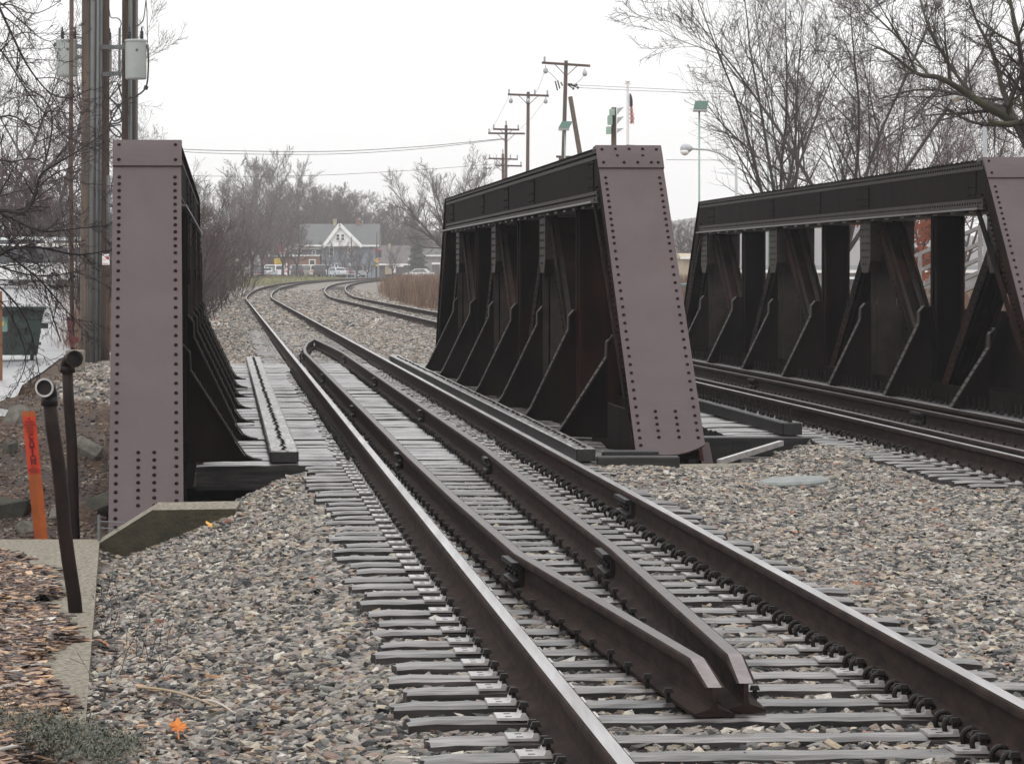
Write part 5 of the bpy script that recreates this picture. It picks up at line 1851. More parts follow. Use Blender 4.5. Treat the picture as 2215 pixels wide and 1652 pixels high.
cobra(110, ((1471, 322), (1498, 321)), [(1497, 322), (1530, 324), (1560, 332), (1592, 352)], (1597, 600), 'cobra head lamp reaching left over the right truss end')
cobra(75, ((2060, 196), (2084, 203)), [(2083, 202), (2105, 211), (2130, 225)], (2134, 600), 'pale street lamp among the dense trees at the right', 'lamp_grey')
cobra(190, ((1632, 240), (1640, 242)), [(1640, 242), (1660, 246)], (1664, 600), 'faint far street lamp behind the left bare tree', 'mint_light')

# ------------------------------------------------------------------ vehicles
PAINT = {}
def paint(rgb):
    if rgb not in PAINT:
        m, nt, b = new_mat('car_paint')
        b.inputs['Base Color'].default_value = (*rgb, 1)
        b.inputs['Roughness'].default_value = .3
        b.inputs['Coat Weight'].default_value = .6
        PAINT[rgb] = m
    return PAINT[rgb]
def car(x, ybase, Y, rz, kind, rgb, label, group='cars parked along the street', z=None, scale=1.0):
    b = P(x, ybase, Y)
    g = gz(b.x, b.y) if z is None else z
    root = empty('parked_car', (b.x, b.y, g + .02), rz, label, 'car', group)
    suv = kind in ('suv', 'van', 'pickup')
    L, Wd = (4.8, 1.85) if suv else (4.5, 1.75)
    hb, ht = (.98, 1.78) if suv else (.85, 1.40)
    if kind == 'van': ht = 2.0
    # profile along y (front at +y), lower body
    body = [(-L / 2, .35), (-L / 2, hb - .06), (-L / 2 + .12, hb), (L / 2 - 1.1, hb + .02), (L / 2 - .12, hb - .16), (L / 2, hb - .36), (L / 2, .35)]
    if kind == 'pickup':
        cab = [(-.4, hb), (-.3, ht), (.9, ht), (1.45, hb)]
    elif suv:
        cab = [(-L / 2 + .05, hb), (-L / 2 + .22, ht - .04), (-L / 2 + .5, ht), (.75, ht), (1.5, hb)]
    else:
        cab = [(-L / 2 + .55, hb), (-L / 2 + 1.15, ht - .02), (.35, ht), (1.25, hb)]
    mb = MB()
    def loft(prof, w0, w1, z0, z1, mi=0):
        n = len(prof)
        def wz(z): return w0 + (w1 - w0) * max(0, min(1, (z - z0) / (z1 - z0)))
        vs = [(-wz(z), y, z) for y, z in prof] + [(wz(z), y, z) for y, z in prof]
        mb.add(vs, [tuple(reversed(range(n))), tuple(range(n, 2 * n))] + [((i + 1) % n, i, n + i, n + (i + 1) % n) for i in range(n)], mi)
    loft(body, Wd / 2, Wd / 2 - .04, .35, hb)
    loft(cab, Wd / 2 - .05, Wd / 2 - .24, hb, ht)
    sh = mb.build('body', [paint(rgb)], root)
    # windows set just proud of the cabin
    mb = MB()
    def side(s):
        a = [(p[0] + (.18 if i < len(cab) / 2 else -.12) * (1 if i in (0, len(cab) - 1) else .6), hb + .04 + (p[1] - hb) * .82 + .0) for i, p in enumerate(cab)]
        n = len(a)
        def wz(z): return Wd / 2 - .05 - .19 * (z - hb) / (ht - hb) + .006
        vs = [(s * wz(z), y, z) for y, z in a]
        mb.add(vs, [tuple(range(n)) if s < 0 else tuple(reversed(range(n)))])
    side(-1); side(1)
    for (i, j) in ((0, 1), (len(cab) - 1, len(cab) - 2)):
        (ya, za), (yb_, zb_) = cab[i], cab[j]
        sg_ = -1 if i == 0 else 1
        vs = []
        for t in (.12, .86):
            y, z = ya + (yb_ - ya) * t, za + (zb_ - za) * t
            w = Wd / 2 - .05 - .19 * (z - hb) / (ht - hb) - .08
            vs += [(-w, y + sg_ * .012, z), (w, y + sg_ * .012, z)]
        mb.add(vs, [(0, 1, 3, 2) if sg_ < 0 else (2, 3, 1, 0)])
    mb.build('windows', [MAT['glass']], root)
    for sx in (-1, 1):
        for sy in (-L / 2 + .85, L / 2 - .9):
            mb = MB()
            mb.lathe([(.0, -.1), (.26, -.1), (.33, -.08), (.33, .08), (.26, .1), (0, .1)], (sx * (Wd / 2 - .09), sy, .32), 14, axis='x')
            w = mb.build('wheel', [MAT['tyre']], root)
            m2 = MB(); m2.lathe([(.19, 0), (.15, .02 * sx), (0, .02 * sx)], (sx * (Wd / 2 + .012), sy, .32), 10, axis='x')
            m2.build('rim', [MAT['lamp_grey']], w)
        mb = MB(); mb.box(sx * (Wd / 2 - .22) - .13, sx * (Wd / 2 - .22) + .13, -L / 2 - .02, -L / 2 + .02, hb - .24, hb - .08)
        mb.build('tail_light', [MAT['red']], root)
        mb = MB(); mb.box(sx * (Wd / 2 - .25) - .15, sx * (Wd / 2 - .25) + .15, L / 2 - .02, L / 2 + .02, hb - .40, hb - .28)
        mb.build('headlight', [MAT['white']], root)
    mb = MB(); mb.box(-Wd / 2 + .03, Wd / 2 - .03, -L / 2 - .06, -L / 2, .36, .52); mb.box(-Wd / 2 + .03, Wd / 2 - .03, L / 2, L / 2 + .06, .36, .52)
    mb.build('bumper', [paint(rgb) if suv else MAT['lamp_grey']], root)
    if kind == 'blue':
        pass
    return root
YC = 531
CARS = [(503, .35, 'sedan', (.38, .42, .46), 'pale silver sedan at the left end of the parked row, behind small trees', 532),
        (553, .25, 'sedan', (.03, .05, .12), 'dark blue sedan with a red tail band in front of the white garage', 526),
        (581, -.1, 'sedan', (.55, .58, .62), 'white sedan beside the dark blue one', 528),
        (589, .6, 'suv', (.72, .73, .75), 'white sport utility standing behind the white sedan', 537),
        (606, .1, 'suv', (.03, .04, .07), 'navy sport utility below the yellow sign', 540),
        (640, .15, 'suv', (.025, .025, .028), 'black van like car, largest dark one of the row', 528),
        (668, .5, 'suv', (.62, .60, .52), 'cream sport utility seen from its rear corner', 530),
        (688, .15, 'suv', (.02, .03, .035), 'black sport utility right of the cream one', 530),
        (706, .2, 'pickup', (.50, .54, .60), 'light pickup near the brick shop door', 538),
        (727, .5, 'sedan', (.50, .56, .60), 'silver hatchback left of the maroon car', 535),
        (738, .3, 'sedan', (.16, .02, .03), 'maroon car almost hidden in the row', 539),
        (749, .2, 'sedan', (.05, .055, .06), 'dark grey sedan near the right end of the row', 541),
        (760, 1.2, 'suv', (.34, .36, .38), 'grey sport utility at the right end of the row, side on', 545),
        (905, 1.4, 'sedan', (.6, .6, .6), 'white car roof just above the tall brown weeds', 548)]
for (x, rz, kind, rgb, lab, Y) in CARS:
    o = car(x, 600, Y, rz, kind, rgb, lab)
    if rgb == (.03, .05, .12):
        mb = MB(); mb.box(-.84, .84, -2.28, -2.265, .60, .72); mb.build('tail_band', [MAT['red']], o)
# vehicles in the near car park behind the branches
car(48, 640, 150, 1.45, 'suv', (.70, .70, .68), 'big white sport utility behind the branches, left of the poles', 'cars in the near car park')
car(118, 620, 158, 1.5, 'suv', (.55, .50, .42), 'beige sport utility behind the branches beside the white one', 'cars in the near car park')
car(150, 600, 166, 1.7, 'van', (.62, .66, .66), 'pale van at the back of the near car park', 'cars in the near car park')
car(8, 600, 170, 1.5, 'van', (.60, .64, .62), 'pale green van at the left edge of the near car park', 'cars in the near car park')

# ------------------------------------------------------------------ houses at the end of the line
def facade(x0, x1, y0, y1, Y, depth, mat, name, root, extra=0):
    """wall block from measured pixels, standing on y1"""
    a_, b_ = P(x0, y1, Y), P(x1, y0, Y)
    mb = MB(); o = Vector(root.location)
    mb.box(a_.x - o.x, b_.x - o.x, Y - o.y, Y + depth - o.y, a_.z - o.z - extra, b_.z - o.z)
    return mb.build(name, [mat], root)
def win(root, x0, x1, y0, y1, Y, frame=True, glass='glass', mull=True):
    o = Vector(root.location)
    a_, b_ = P(x0, y1, Y), P(x1, y0, Y)
    fx = .13
    mb = MB()
    X0, X1, Z0, Z1 = a_.x - o.x, b_.x - o.x, a_.z - o.z, b_.z - o.z
    yy = Y - o.y
    for (xa, xb, za, zb_) in ((X0 - fx, X0, Z0 - fx, Z1 + fx), (X1, X1 + fx, Z0 - fx, Z1 + fx), (X0, X1, Z0 - fx, Z0), (X0, X1, Z1, Z1 + fx)):
        mb.box(xa, xb, yy - .08, yy + .02, za, zb_)
    if mull: mb.box(X0, X1, yy - .06, yy, (Z0 + Z1) / 2 - .04, (Z0 + Z1) / 2 + .04)
    w = mb.build('window', [MAT['white']], root)
    mb = MB(); mb.box(X0, X1, yy - .03, yy - .01, Z0, Z1); mb.build('pane', [MAT[glass]], w)
def hd(cx, cy): return 495.6 + .2089 * cx, 462.6 + .2089 * cy
def roof_slope(root, x0, x1, ye, yr, Y, depth, mat='roof', name='roof'):
    """gable roof with ridge parallel to the front"""
    o = Vector(root.location)
    e0, e1 = P(x0, ye, Y), P(x1, ye, Y)
    zr = P(x0, yr, Y + depth / 2).z
    mb = MB()
    X0, X1, ze = e0.x - o.x - .3, e1.x - o.x + .3, e0.z - o.z
    y0, y1 = Y - o.y - .4, Y + depth - o.y + .4
    mb.prism([(y0, ze), ((y0 + y1) / 2, zr - o.z), (y1, ze), (y1, ze - .15), (y0, ze - .15)], 'x', X0, X1)
    r = mb.build(name, [MAT[mat]], root)
    mb = MB(); mb.box(X0 - .05, X1 + .05, y0 - .12, y0, ze - .22, ze + .05); mb.build('fascia', [MAT['white']], r)
    return r
def gz_at(x, Y):
    p = P(x, 600, Y)
    return p, gz(p.x, Y)
# main house
YH = 562
p, g = gz_at(735, YH)
H = empty('house', (p.x, YH, g), 0, 'blue grey house with a white front gable and grey shingle roof', 'house')
facade(696, 814, 531, 600, YH, 11, MAT['siding'], 'wall', H, 1.0)
facade(639, 700, 536, 553, YH + 1.0, 9, MAT['siding'], 'upper_wall', H, 0)
facade(640, 692, 553, 600, YH + .2, 9, MAT['brick'], 'shop_front', H, 1.0)
mb = MB(); o = Vector(H.location); a_ = P(640, 553, YH); b_ = P(692, 553, YH); mb.box(a_.x - o.x, b_.x - o.x, -.0, .2, a_.z - o.z - .1, a_.z - o.z + .12); mb.build('shop_cornice', [MAT['white']], H)
rf = roof_slope(H, 650, 815, 530.5, 484.5, YH, 11)
roof_slope(H, 638, 698, 536.5, 524.5, YH + .8, 5, 'roof', 'porch_roof')
# gable
o = Vector(H.location)
pk, gl_, gr_ = P(735, 485.5, YH - 1.2) - o, P(699, 533.5, YH - 1.2) - o, P(782, 532.5, YH - 1.2) - o
mb = MB()
mb.prism([(gl_.x, gl_.z), (gr_.x, gr_.z), (pk.x, pk.z)], 'y', -1.1, 3.5)
gb = mb.build('gable_wall', [MAT['white']], H)
mb = MB()
for q in (gl_, gr_):
    d = (Vector((pk.x, 0, pk.z)) - Vector((q.x, 0, q.z)))
    mb.beam(Vector((q.x, 1.0, q.z)) - d * .03 + Vector((0, 0, .08)), Vector((pk.x, 1.0, pk.z + .08)), 4.8, .18, (0, 0, 1))
mb.build('gable_roof', [MAT['roof']], gb)
mb = MB()
for q in (gl_, gr_):
    d = (Vector((pk.x, 0, pk.z)) - Vector((q.x, 0, q.z)))
    mb.beam(Vector((q.x, -1.45, q.z)) - d * .03, Vector((pk.x, -1.45, pk.z)), .1, .5, (0, 0, 1))
mb.build('gable_trim', [MAT['white']], gb)
win(H, *[hd(1112, 0)[0], hd(1140, 0)[0]], hd(0, 214)[1], hd(0, 272)[1], YH - 1.15)
win(H, *[hd(1162, 0)[0], hd(1190, 0)[0]], hd(0, 214)[1], hd(0, 272)[1], YH - 1.15)
for (a0, a1, b0, b1) in ((1042, 1076, 355, 435), (1236, 1258, 355, 405), (864, 892, 388, 415), (716, 742, 392, 418)):
    win(H, hd(a0, 0)[0], hd(a1, 0)[0], hd(0, b0)[1], hd(0, b1)[1], YH - .05 if a0 > 900 else YH + .9)
for (a0, a1, b0, b1) in ((1250, 1262, 525, 560), (1100, 1120, 520, 560), (835, 885, 480, 540)):
    win(H, hd(a0, 0)[0], hd(a1, 0)[0], hd(0, b0)[1], hd(0, b1)[1], YH - .05 if a0 > 900 else YH + .1, mull=False)
for (cx, m_) in ((1095, 'tan'), (1335, 'brick')):
    x = hd(cx, 0)[0]
    q0, q1 = P(x - 3, 487, YH + 6) - o, P(x + 3.5, 474 if cx < 1200 else 476, YH + 6) - o
    mb = MB(); mb.box(q0.x, q1.x, 5, 6.2, q0.z - 1.2, q1.z); mb.box(q0.x - .08, q1.x + .08, 4.92, 6.28, q1.z - .2, q1.z - .05)
    mb.build('chimney', [MAT[m_]], rf)
# buildings left of the house
def shed(x0, x1, ye, yr, Y, depth, wallm, roofm, label, name='building'):
    p, g = gz_at((x0 + x1) / 2, Y)
    R_ = empty(name, (p.x, Y, g), 0, label, 'building')
    facade(x0, x1, ye, 600, Y, depth, wallm, 'wall', R_, 1.0)
    if yr is not None: roof_slope(R_, x0, x1, ye, yr, Y, depth, roofm)
    else:
        o = Vector(R_.location); a_, b_ = P(x0, ye, Y) - o, P(x1, ye, Y) - o
        mb = MB(); mb.box(a_.x - .15, b_.x + .15, -.2, depth + .2, a_.z, a_.z + .3); mb.build('parapet', [MAT[roofm]], R_)
    return R_
B1 = shed(495, 541, 560, 540, 575, 9, MAT['white'], 'roof', 'white garage with pale boarded wall behind the silver sedan')
for (a0, a1) in ((500, 506), (512, 520)): win(B1, a0, a1, 567, 578, 575, mull=False)
mb = MB(); o = Vector(B1.location)
for (a0, a1, b0, b1) in ((509, 520, 557.5, 561),): 
    q0, q1 = P(a0, b1, 574) - o, P(a1, b0, 574) - o
    mb.box(q0.x, q1.x, -1.0, -.9, q0.z, q1.z)
mb.build('yellow_sign', [MAT['yellow']], B1)
B2 = shed(541, 572, 553, 548, 580, 8, MAT['mint'], 'dark_wall', 'green fronted shop behind the white cars')
B3 = shed(572, 640, 552, 536, 578, 9, MAT['brick_red'], 'dark_wall', 'dark red brick shop with a red awning and a yellow sign')
o = Vector(B3.location)
def panel(root, x0, x1, y0, y1, Y, mat, name, dep=.15):
    o = Vector(root.location)
    a_, b_ = P(x0, y1, Y) - o, P(x1, y0, Y) - o
    mb = MB(); mb.box(a_.x, b_.x, a_.y - dep, a_.y, a_.z, b_.z)
    return mb.build(name, [MAT[mat]], root)
panel(B2, 547, 571, 555, 575, 579.8, 'white', 'shop_window')
panel(B3, 594, 616, 525, 546, 577, 'red', 'red_canopy')
s3 = panel(B3, 593.5, 613, 559, 572, 575.5, 'yellow', 'yellow_sign')
panel(B3, 593.5, 611, 572.6, 576.5, 575.5, 'red', 'red_strip')
mb = MB()
for (x0, x1, y) in ((597, 608, 562.0), (599, 603, 565.5), (605, 609, 565.5), (597, 608, 569.5)):
    a_, b_ = P(x0, y, 575.2) - o, P(x1, y + .8, 575.2) - o
    mb.box(a_.x, b_.x, a_.y - .02, a_.y, b_.z, a_.z)
mb.build('sign_print', [MAT['wire']], s3)
# low buildings right of the house
B4 = shed(818, 882, 571, 531, 585, 12, MAT['dark_wall'], 'dark_wall', 'long low building with a brown roof right of the blue grey house')
panel(B4, 833, 847, 575, 593, 584.8, 'tan', 'tan_door'); panel(B4, 850, 856, 575, 590, 584.8, 'white', 'white_door'); panel(B4, 858, 873, 574, 577, 583, 'white', 'porch_edge')
o = Vector(B4.location); q0, q1 = P(840, 545, 590) - o, P(845, 527, 590) - o
mb = MB(); mb.box(q0.x, q1.x, 4, 5, q0.z - 1, q1.z); mb.build('chimney', [MAT['tan']], B4)
B5 = shed(884, 960, 552, 533, 610, 12, MAT['grey_wall'], 'roof', 'grey roofed building partly behind the middle truss')
panel(B5, 935, 950, 571, 592, 609.5, 'dark_wall', 'garage_door'); panel(B5, 934, 952, 568, 572, 609, 'white', 'porch_edge'); panel(B5, 905, 912, 574, 592, 609.5, 'white', 'white_door')
B6 = shed(1478, 1512, 556, 548, 400, 12, MAT['tan'], 'tan', 'low tan building visible between the middle and right trusses')
B7 = shed(1600, 2215, 585, 574, 330, 14, MAT['grey_wall'], 'roof', 'long pale building glimpsed through the right truss panels')

# crossing signs, lamp posts, thin poles in front of the houses
def thin_pole(x, y0, Y, r, mat, label, extra=None):
    b = P(x, 600, Y)
    mb = MB(); mb.tube([Vector((b.x, Y, gz(b.x, Y) - .2)), P(x, y0, Y)], [r, r * .8], 8)
    o = tag(mb.build('pole', [MAT[mat]], smooth=True), label, 'pole', 'thin poles in front of the houses')
    return o
thin_pole(623.5, 468, 520, .13, 'pole_dark', 'dark bare pole left of the blue grey house')
thin_pole(547, 474, 545, .09, 'lamp_grey', 'pale thin mast above the small trees')
thin_pole(760, 513, 550, .09, 'pole_dark', 'dark pole before the right half of the house front')
thin_pole(815, 503, 548, .11, 'pole_dark', 'dark pole at the right corner of the house')
thin_pole(712, 565, 530, .07, 'lamp_grey', 'short pale post before the shop door')
def sign_post():
    Y = 535
    b = P(813, 600, Y)
    root = empty('crossing_signal', (b.x, Y, gz(b.x, Y)), 0, 'yellow road signs and red crossing lights on one dark post right of the house', 'crossing signal')
    o = Vector(root.location)
    mb = MB(); mb.tube([Vector((0, 0, 0)), P(813, 536, Y) - o], .07, 8); mb.beam(P(806, 541, Y) - o, P(826, 541, Y) - o, .12, .12); mb.build('post', [MAT['wire']], root)
    for (x, y, s, m_) in ((815, 563.5, 5.2, 'yellow'), (815, 573.5, 3.2, 'yellow')):
        q = P(x, y, Y - .2) - o; w = px(s, Y)
        mb = MB()
        if s > 4: mb.prism([(q.x - w, q.z), (q.x, q.z - w), (q.x + w, q.z), (q.x, q.z + w)], 'y', q.y - .03, q.y)
        else: mb.box(q.x - w * .9, q.x + w * .9, q.y - .03, q.y, q.z - w * .55, q.z + w * .55)
        sgn = mb.build('yellow_sign', [MAT['yellow']], root)
        if s > 4:
            mb = MB()
            mb.beam(q + Vector((-w * .4, -.05, .05)), q + Vector((w * .4, -.05, .05)), .01, .06); mb.beam(q + Vector((-w * .1, -.05, w * .4)), q + Vector((w * .2, -.05, -w * .4)), .01, .06)
            mb.build('sign_mark', [MAT['wire']], sgn)
    for (x, y) in ((810, 541), (821, 541), (820, 561)):
        q = P(x, y, Y - .25) - o
        mb = MB(); mb.lathe([(.16, 0), (.16, .1), (0, .1)], q, 12, axis='y'); mb.build('red_lamp', [MAT['red']], root, smooth=False)
    q = P(821, 548, Y - .1) - o
    mb = MB(); mb.box(q.x - .28, q.x + .28, q.y - .2, q.y, q.z - .6, q.z + .45); mb.build('signal_housing', [MAT['wire']], root)
sign_post()
def lamppost(x, y, Y, label):
    b = P(x, 600, Y); root = empty('lamp_post', (b.x, Y, gz(b.x, Y)), 0, label, 'lamp post', 'small lamp posts by the street')
    o = Vector(root.location)
    t = P(x, y, Y) - o
    mb = MB(); mb.tube([Vector((0, 0, 0)), t], .05, 8); mb.build('post', [MAT['wire']], root)
    mb = MB(); mb.lathe([(.06, 0), (.16, .25), (.14, .35), (.02, .5)], t, 8); mb.build('lamp_head', [MAT['lamp_grey']], root)
lamppost(757.5, 578, 536, 'small lamp post with pale globe before the house front')
lamppost(804, 573, 536, 'small dark lamp post left of the crossing signal')
lamppost(884, 565, 545, 'small lamp post in front of the long low building')
# red and white striped marker among the cars
b = P(621.5, 602, 521); g = gz(b.x, 521)
mb = MB()
for k in range(6): mb.lathe([(.16, k * .33), (.16, k * .33 + .33)], (b.x, 521, g), 10, k % 2)
tag(mb.build('striped_post', [MAT['red'], MAT['white']]), 'red and white banded post between the cars', 'post')

# railing seen through the right truss
mb = MB()
R0 = []
for (x0, y0, x1, y1) in ((1958, 564, 2066, 516), (1960, 600, 2066, 551), (1962, 635, 2066, 583), (1966, 664, 2060, 615), (1970, 690, 2050, 645)):
    mb.beam(P(x0 - 30, y0 + 13, 92), P(x1 + 60, y1 - 27, 86), .06, .09)
for x in (1945, 1990, 2035, 2080, 2120):
    y0 = 516 + (2066 - x) * .44
    mb.beam(P(x, y0 - 4, 91 - (x - 1958) * .05), P(x, 720, 91 - (x - 1958) * .05), .09, .09)
tag(mb.build('railing', [MAT['rail_fence']]), 'weathered stair railing seen through the right truss panels', 'railing')
b = P(1757, 610, 140)
mb = MB(); mb.tube([(b.x, 140, gz(b.x, 140)), (b.x, 140, P(1757, 590, 140).z)], .13, 10)
tag(mb.build('bollard', [MAT['yellow']]), 'yellow bollard seen between posts of the right truss', 'bollard')
car(1752, 615, 170, 1.5, 'sedan', (.02, .09, .09), 'dark teal car glimpsed through the right truss left panels', 'cars beyond the right truss')
car(1855, 615, 175, 1.6, 'suv', (.7, .7, .7), 'white car glimpsed through the right truss middle panels', 'cars beyond the right truss')
car(1486, 600, 200, 1.2, 'sedan', (.04, .16, .15), 'teal car between the middle and right trusses', 'cars beyond the right truss')
# ------------------------------------------------------------------ bare trees
def _norm(a):
    l = math.sqrt(a[0] * a[0] + a[1] * a[1] + a[2] * a[2]) or 1.0
    return (a[0] / l, a[1] / l, a[2] / l)
def _cross(a, b): return (a[1] * b[2] - a[2] * b[1], a[2] * b[0] - a[0] * b[2], a[0] * b[1] - a[1] * b[0])
def emit(V, F, pts, rads, n):
    base = len(V)
    a = None
    for i, p in enumerate(pts):
        q0 = pts[i - 1] if i else p
        q1 = pts[i + 1] if i < len(pts) - 1 else p
        d = _norm((q1[0] - q0[0], q1[1] - q0[1], q1[2] - q0[2]))
        if a is None:
            a = _norm(_cross(d, (.31, .17, .93) if abs(d[2]) < .9 else (1, .1, 0)))
        else:
            k = a[0] * d[0] + a[1] * d[1] + a[2] * d[2]
            a = _norm((a[0] - d[0] * k, a[1] - d[1] * k, a[2] - d[2] * k))
        b = _cross(d, a)
        r = rads[i]
        for k in range(n):
            c_, s_ = TRIG[n][k]
            V.append((p[0] + (a[0] * c_ + b[0] * s_) * r, p[1] + (a[1] * c_ + b[1] * s_) * r, p[2] + (a[2] * c_ + b[2] * s_) * r))
    for i in range(len(pts) - 1):
        for k in range(n):
            k2 = (k + 1) % n
            F.append((base + i * n + k, base + i * n + k2, base + (i + 1) * n + k2, base + (i + 1) * n + k))
TRIG = {n: [(math.cos(2 * math.pi * k / n), math.sin(2 * math.pi * k / n)) for k in range(n)] for n in (3, 4, 5, 6, 7, 8)}

def branch_path(r, p, d, L, nseg, wob, up):
    pts = [p]
    for i in range(nseg):
        d = _norm((d[0] + r.uniform(-wob, wob), d[1] + r.uniform(-wob, wob), d[2] + r.uniform(-wob, wob) + up))
        p = (p[0] + d[0] * L / nseg, p[1] + d[1] * L / nseg, p[2] + d[2] * L / nseg)
        pts.append(p)
    return pts

def ramify(r, pts, rads, level, counts, rmin, ratio, ang, up, wob, out, start=.25, lenbase=None):
    """spawn children along a branch; out = (limbV, limbF, twigV, twigF)"""
    if level >= len(counts): return
    L = sum(math.dist(a, b) for a, b in zip(pts, pts[1:])) if lenbase is None else lenbase
    n = counts[level]
    m = len(pts) - 1
    for k in range(n):
        t = start + (1 - start) * (k + r.random()) / n
        t = min(t, .995)
        f = t * m
        i = int(f); u = f - i
        a, b = pts[i], pts[i + 1]
        p = (a[0] + (b[0] - a[0]) * u, a[1] + (b[1] - a[1]) * u, a[2] + (b[2] - a[2]) * u)
        d = _norm((b[0] - a[0], b[1] - a[1], b[2] - a[2]))
        q = _norm(_cross(d, (r.gauss(0, 1), r.gauss(0, 1), r.gauss(0, 1))))
        an = math.radians(ang * r.uniform(.65, 1.3))
        dd = _norm((d[0] * math.cos(an) + q[0] * math.sin(an), d[1] * math.cos(an) + q[1] * math.sin(an), d[2] * math.cos(an) + q[2] * math.sin(an)))
        l = L * ratio * (.78 if level == 0 else 1.0) * r.uniform(.6, 1.25) * (1.15 - .55 * t)
        r0 = max(rmin, (rads[i] + (rads[i + 1] - rads[i]) * u) * r.uniform(.5, .72))
        lastl = level == len(counts) - 1
        ns = 4 if lastl else 5 if level > 1 else 7
        cp = branch_path(r, p, dd, l, ns, wob, up)
        cr = [max(rmin * .75, r0 * (1 - .8 * j / ns)) for j in range(ns + 1)]
        if level == 0: emit(out[0], out[1], cp, cr, 6)
        elif level == 1: emit(out[2], out[3], cp, cr, 5)
        else: emit(out[2], out[3], cp, cr, 3)
        ramify(r, cp, cr, level + 1, counts, rmin, ratio, ang, up, wob, out, .12)

def finish(name, out, bark, twig, label, cat, group, loc=(0, 0, 0), crown='crown'):
    root = empty(name, loc, 0, label, cat, group)
    if out[0]:
        t = np_mesh('trunk', np.array(out[0]), np.array(out[1]), bark, smooth=True); t.parent = root
    c_ = np_mesh(crown, np.array(out[2]), np.array(out[3]), twig, smooth=False); c_.parent = root
    return root

def tree(seed, H, r0, counts, rmin, fork, label, loc, bark, twig, ratio=.55, ang=34, up=.03, wob=.085, leaders=3, lead_ang=22, group=None, name='bare_tree', lean=(0, 0)):
    r = random.Random(seed)
    out = ([], [], [], [])
    hf = H * fork
    tp = branch_path(r, (0, 0, -.3), _norm((lean[0], lean[1], 1)), hf + .3, 6, .05, .02)
    tr = [r0 * (1.25 - .06 * 0) if j == 0 else r0 * (1 - .06 * j) for j in range(7)]
    emit(out[0], out[1], tp, tr, 8)
    e = tp[-1]
    a0 = r.random() * 6.28
    for k in range(leaders):
        az = a0 + 6.283 * k / leaders + r.uniform(-.4, .4)
        an = math.radians(lead_ang * r.uniform(.5, 1.4)) if leaders > 1 else .05
        d = (math.sin(an) * math.cos(az) + lean[0] * .4, math.sin(an) * math.sin(az), math.cos(an))
        L = (H - hf) * r.uniform(.85, 1.08)
        ns = 9
        lp = branch_path(r, e, _norm(d), L, ns, .09, .03)
        rr = r0 * (.62 if leaders > 1 else .7)
        lr = [max(rmin, rr * (1 - .92 * j / ns)) for j in range(ns + 1)]
        emit(out[0], out[1], lp, lr, 7)
        ramify(r, lp, lr, 0, counts, rmin, ratio, ang, up, wob, out, .08)
    return finish(name, out, bark, twig, label, 'tree', group, loc)

def at_px(x, Y): 
    p = P(x, 600, Y)
    return (p.x, Y, gz(p.x, Y))
BD, TR_, TG_, TD_ = MAT['bark_dark'], MAT['twig_red'], MAT['twig_grey'], MAT['twig_dark']
GR = 'bare trees behind the right truss'
tree(31, 14.5, .14, (12, 9, 7), .006, .20, 'dark forked bare tree, leftmost of those behind the right truss', at_px(1690, 150), BD, TD_, ratio=.50, ang=38, leaders=5, lead_ang=17, group=GR, up=.04)
tree(32, 15.5, .10, (12, 9, 6), .0055, .30, 'slender pale barked bare tree close behind the forked one', at_px(1720, 168), MAT['bark'], TG_, ratio=.42, ang=36, leaders=2, lead_ang=14, group=GR)
tree(33, 15.0, .15, (11, 8, 6, 5), .009, .18, 'bare tree with a thick limb leaning right above the right truss', at_px(1826, 140), BD, TD_, ratio=.50, ang=38, leaders=4, lead_ang=27, group=GR)
tree(34, 12.0, .12, (13, 10, 7), .009, .15, 'reddish twiggy bare tree, first of the dense ones behind the right truss', at_px(1905, 185), MAT['bark'], TR_, ratio=.48, ang=42, leaders=4, lead_ang=30, group=GR)
tree(35, 13.0, .12, (13, 10, 7), .009, .15, 'reddish twiggy bare tree left of the pale street lamp', at_px(1990, 195), MAT['bark'], TR_, ratio=.48, ang=42, leaders=4, lead_ang=30, group=GR)
tree(36, 13.5, .12, (13, 10, 7), .009, .15, 'reddish twiggy bare tree around the pale street lamp', at_px(2085, 185), MAT['bark'], TR_, ratio=.48, ang=42, leaders=4, lead_ang=30, group=GR)
tree(37, 12.0, .12, (13, 10, 7), .009, .15, 'reddish twiggy bare tree at the right picture edge', at_px(2180, 200), MAT['bark'], TR_, ratio=.48, ang=42, leaders=4, lead_ang=30, group=GR)

